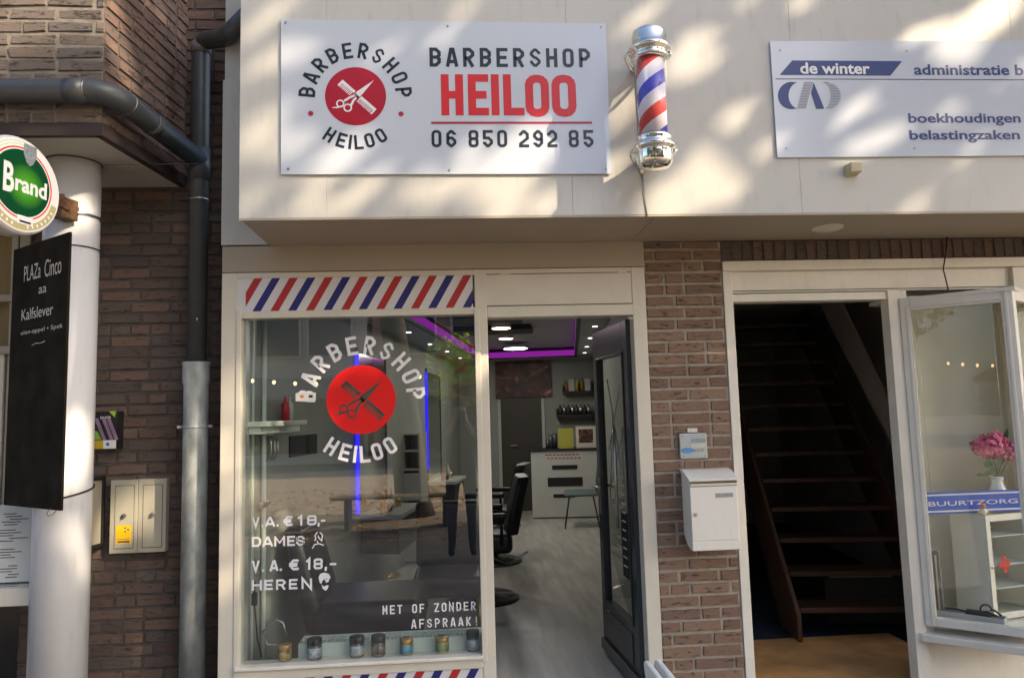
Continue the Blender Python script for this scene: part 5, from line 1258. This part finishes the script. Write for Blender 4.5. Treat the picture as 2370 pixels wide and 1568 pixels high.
# medicine cabinet
Z0 = BZ0+.012
q = UZ(*cb2(775, 1170), Z0); cx0, cy0 = q.x, q.y
cd_ = V((math.cos(rad(14)), math.sin(rad(14))*1.0, 0)); cn_ = V((cd_.y, -cd_.x, 0))
zt6 = on(*cb2(705, 452), (cx0, cy0, 0), (0, 1, 0)).z; cw_, cdp = .34, .22
mc = thing('medicine_cabinet', 'white metal medicine cabinet with red cross on its glass door', 'cabinet', (cx0, cy0, Z0))
F = lambda: MB().frame((cx0, cy0, 0), cd_, -cn_, EZ)
m = F(); H6 = zt6
m.box(0, .01, 0, cdp, Z0, H6); m.box(cw_-.01, cw_, 0, cdp, Z0, H6); m.box(.01, cw_-.01, cdp-.01, cdp, Z0, H6); m.box(.01, cw_-.01, 0, cdp-.01, H6-.012, H6); m.box(.01, cw_-.01, 0, cdp-.01, Z0, Z0+.02); m.build('case', 'white_trim', mc, .002)
m = F(); m.box(0, .032, -.012, -.001, Z0, H6); m.box(cw_-.032, cw_, -.012, -.001, Z0, H6); m.box(.032, cw_-.032, -.012, -.001, H6-.035, H6); m.box(.032, cw_-.032, -.012, -.001, Z0, Z0+.035); dd_ = m.build('door_frame', 'white_trim', mc, .002)
m = F(); m.box(.033, cw_-.033, -.008, -.005, Z0+.036, H6-.036); m.build('door_pane', 'glass_clear', mc)
m = F(); m.cyl((.016, -.012, (Z0+H6)/2), (.016, -.02, (Z0+H6)/2), .005, 10); m.build('knob', 'screw', dd_)
for f_ in (.28, .50, .78): m = F(); z_ = Z0+(H6-Z0)*f_; m.box(.011, cw_-.011, .004, cdp-.012, z_, z_+.006); m.build('shelf', 'enamel_white', mc)
k_ = on(*cb2(882, 790), (cx0, cy0, 0), (0, 1, 0)); lx = (k_-V((cx0, cy0, 0))).dot(cd_); m = F(); m.box(lx-.042, lx+.042, -.0095, -.0085, k_.z-.013, k_.z+.013); m.box(lx-.013, lx+.013, -.0100, -.0086, k_.z-.045, k_.z+.045); m.build('red_cross', 'red_cross', mc)
# vase with pink flowers on the cabinet
fvp = V((cx0, cy0, 0))-cn_*(cdp*.5)+cd_*.10
q = on(*cb2(808, 235), fvp, (0, 1, 0)); vx = q.x; vy = fvp.y
zr = on(*cb2(800, 182), fvp, (0, 1, 0)).z; vb = H6+.001; rv = .045
t = thing('flower_vase', 'white round vase standing on the medicine cabinet', 'vase', (vx, vy, vb))
hv = zr-vb; m = MB(); m.lathe([(.025, 0), (.045, hv*.12), (.055, hv*.35), (.045, hv*.65), (.030, hv*.82), (.034, hv*.97), (.036, hv)], (vx, vy, vb), 32); m.build('body', 'ceramic', t)
t = thing('pink_flowers', 'bunch of pink blossoms with green leaves in the white vase', 'flowers', (vx, vy, zr))
rn = random.Random(11)
for k, (px, py, r) in enumerate(((745, -5, .088), (850, 15, .065), (690, 0, .055), (890, 45, .050), (800, -60, .055))):
    c_ = on(*cb2(px, py-20), (vx, vy, 0), (0, 1, 0)); m = MB()
    c_ = c_+V((0, rn.uniform(-.02, .02), 0))
    for j in range(90):
        d_ = V((rn.gauss(0, 1), rn.gauss(0, 1), rn.gauss(0, 1)*.8)).normalized(); p_ = c_+d_*r*rn.uniform(.6, 1.0); s_ = r*.30; a_ = d_.orthogonal().normalized(); b_ = d_.cross(a_); a_ = (a_+d_*rn.uniform(-.6, .6)).normalized()
        m.add([p_-a_*s_*.5-b_*s_*.5, p_+a_*s_*.6-b_*s_*.45, p_+a_*s_*.7+b_*s_*.5+d_*s_*.25, p_-a_*s_*.4+b_*s_*.55], [(0, 1, 2, 3)], False)
    m.build('blossom', 'petal', t)
    m = MB(); m.tube([V((vx+rn.uniform(-.012, .012), vy, zr-.02)), (V((vx, vy, zr))+c_)/2+V((.01, 0, 0)), c_], .003, 6); m.build('stem', 'stem_green', t)
for k, (x0_, y0_, x1_, y1_) in enumerate(((790, 150, 640, 170), (780, 120, 700, 60), (800, 120, 730, 130), (830, 100, 880, 30), (780, 110, 680, 90), (860, -60, 850, -150))):
    a_ = on(*cb2(x0_, y0_), (vx, vy, 0), (0, 1, 0)); b_ = on(*cb2(x1_, y1_), (vx, vy, 0), (0, 1, 0)); b_ = b_+V((0, rn.uniform(-.04, .02), 0)); d_ = b_-a_; s_ = d_.cross(V((0, 1, .3))).normalized()*.016
    m = MB(); m.add([a_, a_+d_*.35+s_, a_+d_*.7+s_*.8, b_, a_+d_*.7-s_*.8, a_+d_*.35-s_, a_+d_*.5+V((0, -.008, 0))], [(0, 1, 6), (1, 2, 6), (2, 3, 6), (3, 4, 6), (4, 5, 6), (5, 0, 6)], True); m.build('leaf', 'leaf_green', t)
# toy duck
q = on(*cb2(708, 440), (0, cy0-.02, 0), (0, 1, 0)); 
t = thing('toy_duck', 'tiny orange and white toy duck sitting before the blue enamel sign', 'toy', q)
zz = H6+.002; dx_, dy_ = cx0+.012, cy0+.012
m = MB(); m.ball((dx_, dy_, zz+.020), .020, .018, .020); m.build('body', 'toy_white', t)
m = MB(); m.ball((dx_, dy_, zz+.048), .014, .013, .014); m.build('head', 'toy_orange', t)
for s_ in (-1, 1): m = MB(); m.ball((dx_+s_*.022, dy_-.004, zz+.016), .009, .010, .009, 8, 6); m.build('wing', 'toy_yellow', t)
m = MB(); m.cyl((dx_, dy_-.010, zz+.046), (dx_, dy_-.024, zz+.044), .005, 10, .001); m.build('beak', 'toy_yellow', t)
# blood pressure meter
qa = UZ(*cb2(372, 1162), Z0); qb = UZ(*cb2(862, 1235), Z0)
bd = V((qb.x-qa.x, qb.y-qa.y, 0)); bw_ = bd.length; bd.normalize(); bnv = V((bd.y, -bd.x, 0))
t = thing('blood_pressure_meter', 'old grey desktop blood pressure meter with upright scale on the bay shelf', 'blood pressure meter', qa)
F = lambda: MB().frame((qa.x, qa.y, Z0), bd, -bnv, EZ)
m = F(); m.box(0, bw_, 0, .008, 0, .052); m.box(0, bw_, .075, .083, 0, .052); m.box(0, .008, .008, .075, 0, .052); m.box(bw_-.008, bw_, .008, .075, 0, .052); m.box(.008, bw_-.008, .008, .075, 0, .01); m.build('tray', 'grey_enamel', t, .002)
hh = on(*cb2(375, 690), (qa.x+.03, qa.y+.03, 0), (0, 1, 0)).z-Z0
m = F(); m.box(.006, .046, .030, .050, .0, hh-.012); m.cyl((.026, .030, hh-.013), (.026, .050, hh-.013), .020, 20); m.build('scale_column', 'pvc_scuff', t, .002)
m = F(); m.box(.022, .030, .027, .0295, .05, hh-.02); m.build('tube', 'steel', t)
m = F()
for k in range(26): z_ = .07+(hh-.11)*k/25; m.box(.012, .020 if k % 5 else .022, .028, .0298, z_, z_+.0025)
m.build('graduations', 'black', t)
m = F(); pp = [(.05, .04, .06), (.10, .03, .065), (.16, .05, .055), (.20, .04, .06)]
for k in range(15): a_ = rad(24*k); pp.append((.25+.028*math.cos(a_)*1.0-.0, .04, .078+.030*math.sin(a_)))
m.tube(pp[:4], .006, 8); m.tube(pp[4:], .0045, 8); m.tube([(.24, .05, .055), (.30, .03, .06), (bw_*.72, .035, .075), (bw_*.85, .04, .085), (bw_*.95, .04, .060)], .006, 8)
m.build('rubber_tube', 'rubber', t); m = F(); m.rbox((bw_*.62, .045, .052), (.06, .025, .018), .012); m.build('cuff', 'rubber', t)
# ------------------------------------------------------------------ street behind the viewpoint (seen only in reflections)
paint('house_brick', (.36, .23, .17), .9, .3, 9, .05); paint('house_light', (.66, .61, .53), .8, .1); paint('house_window', (.03, .04, .05), .1, .2); paint('roof_tile', (.10, .05, .04), .8, .2)
paint('awning_cream', (.35, .33, .28), .8, .1); paint('awning_red', (.40, .07, .04), .8, .1)
emit('bulb', (1, .65, .3), 6)
rn = random.Random(2)
for k, (x0_, x1_, h_, mt_, aw, lab) in enumerate(((-19, -10.2, 6.0, 'house_brick', 'awning_red', 'brick house with red awning across the street'), (-10, -3.4, 6.6, 'house_light', 'awning_cream', 'pale house with cream awning across the street'), (-3.2, 4.2, 6.2, 'house_brick', 'awning_cream', 'brick house with cream awning across the street'), (4.4, 13, 6.8, 'house_light', 'awning_red', 'pale house with red awning across the street'), (13.2, 22, 6.0, 'house_brick', 'awning_cream', 'end brick house with cream awning across the street'))):
    hs = thing('house', lab, 'house', (x0_, -23, 0))
    m = MB(); m.box(x0_, x1_, -29, -23, 0, h_); m.build('wall', mt_, hs)
    m = MB(); m.loft([[(x0_-.1, -22.7, h_), (x0_-.1, -29.3, h_), (x0_-.1, -26, h_+3)], [(x1_+.1, -22.7, h_), (x1_+.1, -29.3, h_), (x1_+.1, -26, h_+3)]], True, False); m.build('roof', 'roof_tile', hs)
    for j in range(3):
        xx = x0_+.8+j*(x1_-x0_-1)/3
        m = MB(); m.box(xx, xx+1.5, -22.98, -22.9, 3.9, 5.3); w_ = m.build('window', 'house_window', hs); m = MB(); m.box(xx-.07, xx, -22.97, -22.86, 3.85, 5.35); m.box(xx+1.5, xx+1.57, -22.97, -22.86, 3.85, 5.35); m.box(xx, xx+1.5, -22.97, -22.86, 5.3, 5.37); m.box(xx, xx+1.5, -22.97, -22.86, 3.83, 3.9); m.build('frame', 'house_light', w_)
        m = MB(); m.box(xx-.1, xx+1.9, -22.98, -22.9, .4, 2.5); m.build('shop_window', 'house_window', hs)
    m = MB(); m.loft([[(x0_+.3, -22.98, 3.1), (x0_+.3, -21.4, 2.5), (x0_+.3, -21.4, 2.3), (x0_+.3, -22.98, 2.9)], [(x1_-.3, -22.98, 3.1), (x1_-.3, -21.4, 2.5), (x1_-.3, -21.4, 2.3), (x1_-.3, -22.98, 2.9)]], True, False); m.build('awning', aw, hs)
t = thing('string_lights', 'string of small warm bulbs across the street', 'string lights', (-6, -14, 2.7))
m = MB(); m.tube([(-12+k*.5, -14, 2.75-.25*math.sin(math.pi*(k % 12)/12)) for k in range(37)], .006, 5); m.build('wire', 'black', t)
m = MB()
for k in range(37): m.ball((-12+k*.5, -14, 2.69-.25*math.sin(math.pi*(k % 12)/12)), .04, .04, .05, 8, 6)
m.build('bulbs', 'bulb', t)
# ------------------------------------------------------------------ sun direction and street trees
SUN = V((.70, -.47, .53)).normalized()
# gaps in the crown: measured places where a beam reaches the shop (px, py, wall plane, radius of the gap)
BEAMS = [(600, 60, YF, .05), (640, 22, YF, .06), (610, 140, YF, .04), (612, 275, YF, .05), (600, 330, YF, .06), (675, 335, YF, .06), (575, 470, YF, .05), (700, 485, YF, .05),
 (690, 130, YF, .04), (880, 130, YF, .03), (1010, 105, YF, .03), (860, 425, YF, .06), (960, 430, YF, .055), (1010, 455, YF, .05), (790, 480, YF, .04),
 (1060, 400, YF, .05), (1090, 345, YF, .045), (1180, 400, YF, .20), (1235, 345, YF, .16), (1215, 300, YF, .06), (1120, 445, YF, .06), (1150, 470, YF, .05), (1240, 480, YF, .05),
 (1500, 25, YF, .06), (1470, 55, YF, .05), (1600, 110, YF, .08), (1560, 175, YF, .07), (1630, 150, YF, .05), (1720, 8, YF, .05), (1850, 8, YF, .05), (1640, 425, YF, .15), (1600, 465, YF, .07), (1690, 450, YF, .05), (1510, 455, YF, .05),
 (1545, 490, YF, .04), (1760, 360, YF, .06), (1730, 385, YF, .05), (1790, 335, YF, .04), (1905, 345, YF, .04), (1960, 355, YF, .05), (2010, 340, YF, .045), (1950, 270, YF, .045), (1990, 245, YF, .04),
 (2070, 315, YF, .045), (2110, 90, YF, .06), (2150, 80, YF, .05), (2200, 110, YF, .10), (2240, 70, YF, .10), (2290, 35, YF, .10), (2330, 25, YF, .06), (2230, 140, YF, .05), (2340, 180, YF, .05), (2180, 265, YF, .04), (2120, 480, YF, .04), (2240, 355, YF, .04),
 (1440, 235, YF, .05), (1425, 290, YF, .05), (1080, 15, YF, .03),
 (90, 35, YO, .20), (40, 60, YO, .18), (130, 20, YO, .15), (20, 95, YO, .05), (250, 60, -.45, .14), (270, 110, -.4, .14), (300, 150, -.35, .12), (245, 15, -.48, .14), (380, 40, -.1, .04), (370, 240, -.15, .04),
 (190, 470, -.25, .10), (165, 1020, -.25, .18), (155, 1070, -.25, .16), (190, 985, -.22, .08), (205, 1300, -.2, .08), (60, 1345, 0, .07), (30, 1250, .05, .04),
 (300, 1180, YM, .12), (270, 1220, YM, .09), (350, 1150, YM, .06), (345, 1190, YM, .05), (330, 860, YN, .08), (300, 890, YN, .08), (245, 1290, .2, .05),
 (455, 735, .1, .04), (452, 1085, .1, .06), (448, 1125, .1, .05), (446, 1420, .1, .03), (500, 1090, YN, .04),
 (535, 870, 0, .05), (533, 930, 0, .06), (532, 1000, 0, .06), (530, 1080, 0, .06), (528, 1150, 0, .06), (525, 1250, 0, .05), (525, 1330, 0, .05), (560, 960, .1, .05), (570, 1040, .2, .06), (580, 1130, .2, .05), (575, 1280, .1, .06),
 (625, 1060, .6, .06), (640, 1100, .7, .05), (700, 1130, 1.0, .05), (680, 1190, .9, .05), (640, 1210, .7, .05), (560, 1440, .1, .04),
 (1470, 1546, -1.9, .12), (1500, 1560, -2, .12), (90, 330, -.5, .04), (2330, 560, 0, .05), (830, 1180, 2, .04)]
RAYS = [(UY(px, py, y), r*(.46 if r > .065 else .30)) for px, py, y, r in BEAMS] + [(US(px, py, SL), .035) for px, py in ((625, 1050), (640, 1090), (655, 1060), (705, 1120), (700, 1150), (600, 1010), (660, 1230), (640, 1290), (600, 1240), (610, 1400), (585, 1120), (690, 1180))]
mt, nt, oo = _new('tree_leaf'); L = nt.links; b_ = _n(nt, 'ShaderNodeBsdfPrincipled'); b_.inputs['Roughness'].default_value = .5
at_ = _n(nt, 'ShaderNodeAttribute', attribute_name='tone'); r_ = _n(nt, 'ShaderNodeValToRGB'); r_.color_ramp.elements[0].color = (.03, .07, .015, 1); r_.color_ramp.elements[1].color = (.12, .17, .03, 1)
L.new(at_.outputs['Fac'], r_.inputs[0]); L.new(r_.outputs[0], b_.inputs['Base Color']); tl_ = _n(nt, 'ShaderNodeBsdfTranslucent'); ms_ = _n(nt, 'ShaderNodeMixShader'); ms_.inputs[0].default_value = .4; hs_ = _n(nt, 'ShaderNodeHueSaturation'); hs_.inputs['Value'].default_value = 2.2
L.new(r_.outputs[0], hs_.inputs['Color']); L.new(hs_.outputs[0], tl_.inputs[0]); L.new(b_.outputs[0], ms_.inputs[1]); L.new(tl_.outputs[0], ms_.inputs[2]); L.new(ms_.outputs[0], oo.inputs[0])
paint('bark', (.06, .045, .032), .95, .3, 14, .2, bscale=40)
SA = SUN.orthogonal().normalized(); SB = SUN.cross(SA)
GC = .25; GRID = {}
for T, r in RAYS:
    u, v = T.dot(SA), T.dot(SB)
    for i in range(int((u-.3)//GC), int((u+.3)//GC)+1):
        for j in range(int((v-.3)//GC), int((v+.3)//GC)+1): GRID.setdefault((i, j), []).append((u, v, r))
def crown(mb, c, R, Rz, n, s, rnd, cull=True, clumps=0):
    c = V(c); k = 0; cl_ = [V((rnd.gauss(0, 1), rnd.gauss(0, 1), rnd.gauss(0, 1))).normalized()*rnd.random()**.4 for _ in range(clumps)]
    while k < n:
        if clumps and rnd.random() < .22: q = rnd.choice(cl_)+V((rnd.gauss(0, .13), rnd.gauss(0, .13), rnd.gauss(0, .13)))
        else: q = V((rnd.uniform(-1, 1), rnd.uniform(-1, 1), rnd.uniform(-1, 1)))
        if q.length > 1.05: continue
        k += 1; p = c+V((q.x*R, q.y*R, q.z*Rz)); l = s*rnd.uniform(.7, 1.3)
        if cull:
            u, v = p.dot(SA), p.dot(SB); skip = False
            for gu, gv, r in GRID.get((int(u//GC), int(v//GC)), ()):
                if (gu-u)**2+(gv-v)**2 < (r+l*.38)**2: skip = True; break
            if skip: continue
        a = V((rnd.gauss(0, 1), rnd.gauss(0, 1), rnd.gauss(0, .5))).normalized(); b = a.orthogonal(); b.rotate(Matrix.Rotation(rnd.uniform(0, 6.28), 3, a)); b.normalize()
        mb.t = rnd.random(); mb.add([p-a*l*.5, p+b*l*.32, p+a*l*.5, p-b*l*.32], [(0, 1, 2, 3)], False)
def tree(label, base, top, R, Rz, n, s, seed, cull, clumps, tr=.26):
    rnd = random.Random(seed); base = V(base); top = V(top); t = thing('street_tree', label, 'tree', base, 'trees along the street')
    m = MB(); f0 = base+V((0, 0, 0)); fork = base+(top-base)*.55+V((.1, .05, 0))
    m.tube([base+V((0, 0, -.02)), base+V((.02, 0, .25)), base+(fork-base)*.4+V((.06, 0, 0)), fork], tr, 14, radii=[tr*1.7, tr*1.15, tr, tr*.8])
    for k in range(9):
        a = 2*math.pi*k/9+rnd.uniform(-.3, .3); e = top+V((math.cos(a)*R*.7, math.sin(a)*R*.7, rnd.uniform(-.4, .5)*Rz)); mid = fork+(e-fork)*.5+V((0, 0, .3))
        m.tube([fork-V((0, 0, .1)), mid, e], .1, 7, radii=[tr*.45, tr*.25, .02])
        for j in range(2): g = e+V((rnd.gauss(0, 1), rnd.gauss(0, 1), rnd.gauss(0, 1)))*R*.25; m.tube([mid, (mid+g)/2, g], .03, 5, radii=[tr*.16, tr*.1, .01])
    if cull:
        pass
    m.build('trunk', 'bark', t)
    m = MB(); crown(m, top, R, Rz, n, s, rnd, cull, clumps); m.build('crown', 'tree_leaf', t); return t
TC = V((1.1, -.5, 2.1))+SUN*11.5
t = tree('large leafy street tree whose shade falls on the shopfront', (TC.x+5.4, TC.y, 0), TC, 3.5, 3.4, 70000, .13, 5, True, 150, .3)
tree('street tree with thick trunk right behind the viewpoint', (-.85, -8.2, 0), (-1.6, -8.6, 6.3), 3.4, 2.3, 5000, .22, 8, True, 60, .25)
tree('leafy tree added out of view to shade the pavement before the shop', (9.3, -15.0, 0), (9.3, -11.1, 7.4), 2.1, 2.0, 4200, .26, 18, False, 60)  # unseen tree added so the ground mirrored in the window turns dark
paint('fallen_leaf', (.62, .34, .10), .8, .5, 20, 0)
rn = random.Random(41); m = MB()
for k in range(2600):
    p = V((rn.gauss(-.8, 3.2), rn.uniform(-13, -5.6), .004+rn.random()*.012)); a = rn.uniform(0, 6.28); l = rn.uniform(.03, .06); c_, s_ = math.cos(a)*l, math.sin(a)*l; z_ = rn.uniform(0, .02)
    m.add([p+V((-c_, -s_, 0)), p+V((s_*.6, -c_*.6, z_)), p+V((c_, s_, .0)), p+V((-s_*.6, c_*.6, z_))], [(0, 1, 2, 3)], False)
m.build('fallen_leaves', 'fallen_leaf', kind='stuff', label='orange fallen leaves on the pavement behind the viewpoint', category='leaves')
tree('small round street tree reflected in the bay window', (-8.2, -5.2, 0), (-5.9, -6.3, 4.3), 2.1, 1.6, 4200, .18, 28, False, 50, .12)
# hanging flower basket
for nm_, c_ in (('basket_leaf', (.35, .55, .05)), ('basket_petal', (.95, .25, .18))):
    mt, nt, oo = _new(nm_); b_ = _n(nt, 'ShaderNodeBsdfDiffuse'); b_.inputs[0].default_value = rgb(c_); t_ = _n(nt, 'ShaderNodeBsdfTranslucent'); t_.inputs[0].default_value = rgb(c_); x_ = _n(nt, 'ShaderNodeMixShader')
    nt.links.new(b_.outputs[0], x_.inputs[1]); nt.links.new(t_.outputs[0], x_.inputs[2]); nt.links.new(x_.outputs[0], oo.inputs[0])
t = thing('hanging_basket', 'hanging flower basket with pink blossoms behind the viewpoint', 'flower basket', (.15, -6.3, 2.0)); rn = random.Random(3)
m = MB(); m.lathe([(.02, -.18), (.16, -.12), (.22, 0)], (.08, -7.0, 2.05), 20); m.tube([(.08, -7.0, 2.05), (.08, -7.0, 5.2)], .006, 5); m.build('basket', 'rust', t)
m = MB(); crown(m, (-.02, -7.2, 2.3), .55, .55, 800, .09, rn, False); m.build('foliage', 'basket_leaf', t)
m = MB()
for k in range(60): p = V((.08, -7.2, 2.25))+V((rn.gauss(0, 1), rn.gauss(0, 1), rn.gauss(0, .8))).normalized()*.50; m.ball(p, .05, .035, .03, 6, 4)
m.build('blossom', 'basket_petal', t)
# terrace bench
t = thing('street_bench', 'wooden slatted bench across the pavement behind the viewpoint', 'bench', (-.9, -6.9, 0))
for k in range(3): m = MB(); m.box(-1.9, -.1, -7.1+.13*k, -6.99+.13*k, .43, .46); m.build('slat', 'timber_gold', t, .004)
for x_ in (-1.7, -.3): m = MB(); m.box(x_, x_+.06, -7.1, -6.74, 0, .43); m.build('leg', 'black', t, .004)
# ------------------------------------------------------------------ photographer (mirrored in the shop window)
for nme, c_ in (('skin', (.50, .30, .22)), ('jacket_navy', (.018, .022, .035)), ('jeans', (.02, .03, .06)), ('hair', (.03, .02, .015)), ('shoe', (.03, .03, .03))): paint(nme, c_, .7, .1, 12, .02)
def skin_body(name, verts, edges, mats, parent, rule, root=0, sub=2):
    me = bpy.data.meshes.new(name); me.from_pydata([v[:3] for v in verts], edges, []); o = bpy.data.objects.new(name, me); col.objects.link(o)
    md = o.modifiers.new('skin', 'SKIN'); sv = me.skin_vertices[0].data
    for i, v in enumerate(verts): sv[i].radius = (v[3], v[4] if len(v) > 4 else v[3]); sv[i].use_root = (i == root)
    sb = o.modifiers.new('sub', 'SUBSURF'); sb.levels = sb.render_levels = sub
    dg = bpy.context.evaluated_depsgraph_get(); nm = bpy.data.meshes.new_from_object(o.evaluated_get(dg)); bpy.data.objects.remove(o)
    nm.materials.clear()
    for a in mats: nm.materials.append(MATS[a])
    for p in nm.polygons: p.use_smooth = True; p.material_index = rule(p.center)
    nm.name = name; o = bpy.data.objects.new(name, nm); col.objects.link(o)
    if parent: o.parent = parent; o.matrix_parent_inverse = parent.matrix_basis.inverted()
    return o
px0, py0 = -.02, -4.48
per = thing('person', 'person in dark jacket and jeans holding up a phone, mirrored in the window', 'person', (px0, py0, 0))
v = [(0, 0, .98, .15, .11), (0, 0, 1.18, .14, .10), (0, 0, 1.38, .17, .11), (0, .01, 1.50, .07), (0, .02, 1.56, .055), (0, .03, 1.66, .085, .10), (0, .03, 1.74, .075, .09),
     (.10, 0, .90, .095), (.11, .01, .50, .065), (.12, 0, .09, .045), (.13, .13, .05, .04), (-.10, 0, .90, .095), (-.11, .01, .50, .065), (-.12, 0, .09, .045), (-.13, .13, .05, .04),
     (.19, 0, 1.42, .06), (.27, .06, 1.20, .048), (.12, .27, 1.42, .034), (.07, .31, 1.52, .026), (-.19, 0, 1.42, .06), (-.27, .06, 1.20, .048), (-.12, .27, 1.42, .034), (-.07, .31, 1.52, .026)]
fing = []
ed = [(0, 1), (1, 2), (2, 3), (3, 4), (4, 5), (5, 6), (0, 7), (7, 8), (8, 9), (9, 10), (0, 11), (11, 12), (12, 13), (13, 14), (2, 15), (15, 16), (16, 17), (17, 18), (2, 19), (19, 20), (20, 21), (21, 22)]
for s_, wr in ((1, 18), (-1, 22)):
    for k in range(4):
        z_ = 1.535+.02*k; i = len(v); v += [(s_*.078, .345, z_, .009), (s_*.066, .385, z_+.004, .008), (s_*.045, .392, z_+.006, .007)]; ed += [(wr, i), (i, i+1), (i+1, i+2)]
    i = len(v); v += [(s_*.065, .325, 1.515, .010), (s_*.05, .33, 1.54, .009)]; ed += [(wr, i), (i, i+1)]
v = [(a[0]+px0, a[1]+py0, a[2]+.0)+tuple(a[3:]) for a in v]
def rule(c):
    if c.z < .08: return 3
    if c.z < .97: return 2
    if c.z > 1.545 and abs(c.x-px0) < .12 and c.y < py0+.16: return 0
    if c.y > py0+.27: return 0
    return 1
skin_body('body', v, ed, ['skin', 'jacket_navy', 'jeans', 'shoe'], per, rule)
m = MB(); m.ball((px0, py0+.01, 1.72), .092, .105, .085, 16, 10); m.build('hair', 'hair', per)
t = thing('phone', 'dark phone held up by the mirrored person', 'phone', (0, -4.085, 1.59)); m = MB(); m.rbox((px0+.02, -4.085, 1.57), (.038, .005, .075), .004); m.build('case', 'black_gloss', t)
# ------------------------------------------------------------------ light
w = bpy.data.worlds.new('World'); sc.world = w; w.use_nodes = True; nt = w.node_tree; bg = nt.nodes['Background']
sky = nt.nodes.new('ShaderNodeTexSky'); sky.sky_type = 'NISHITA'; sky.sun_disc = False
el_ = math.asin(SUN.z); az = math.atan2(SUN.x, SUN.y)
sky.sun_elevation = el_; sky.sun_rotation = az; sky.air_density = .8; sky.dust_density = 3; sky.ozone_density = 1.0
nt.links.new(sky.outputs[0], bg.inputs[0]); bg.inputs[1].default_value = .15
sl_ = bpy.data.lights.new('sun', 'SUN'); sl_.energy = 3.3; sl_.angle = rad(.53); sl_.color = (1, .80, .56)
so = bpy.data.objects.new('sun', sl_); col.objects.link(so); so.rotation_euler = SUN.to_track_quat('Z', 'Y').to_euler()
sc.view_settings.view_transform = 'Standard'; sc.view_settings.look = 'None'; sc.view_settings.gamma = 1; sc.view_settings.use_curve_mapping = False
sc.view_settings.exposure = 1.42
cy = sc.cycles; cy.max_bounces = 10; cy.transparent_max_bounces = 16; cy.diffuse_bounces = 4; cy.glossy_bounces = 4; cy.sample_clamp_indirect = 4; cy.caustics_reflective = False; cy.caustics_refractive = False
cy.use_denoising = True
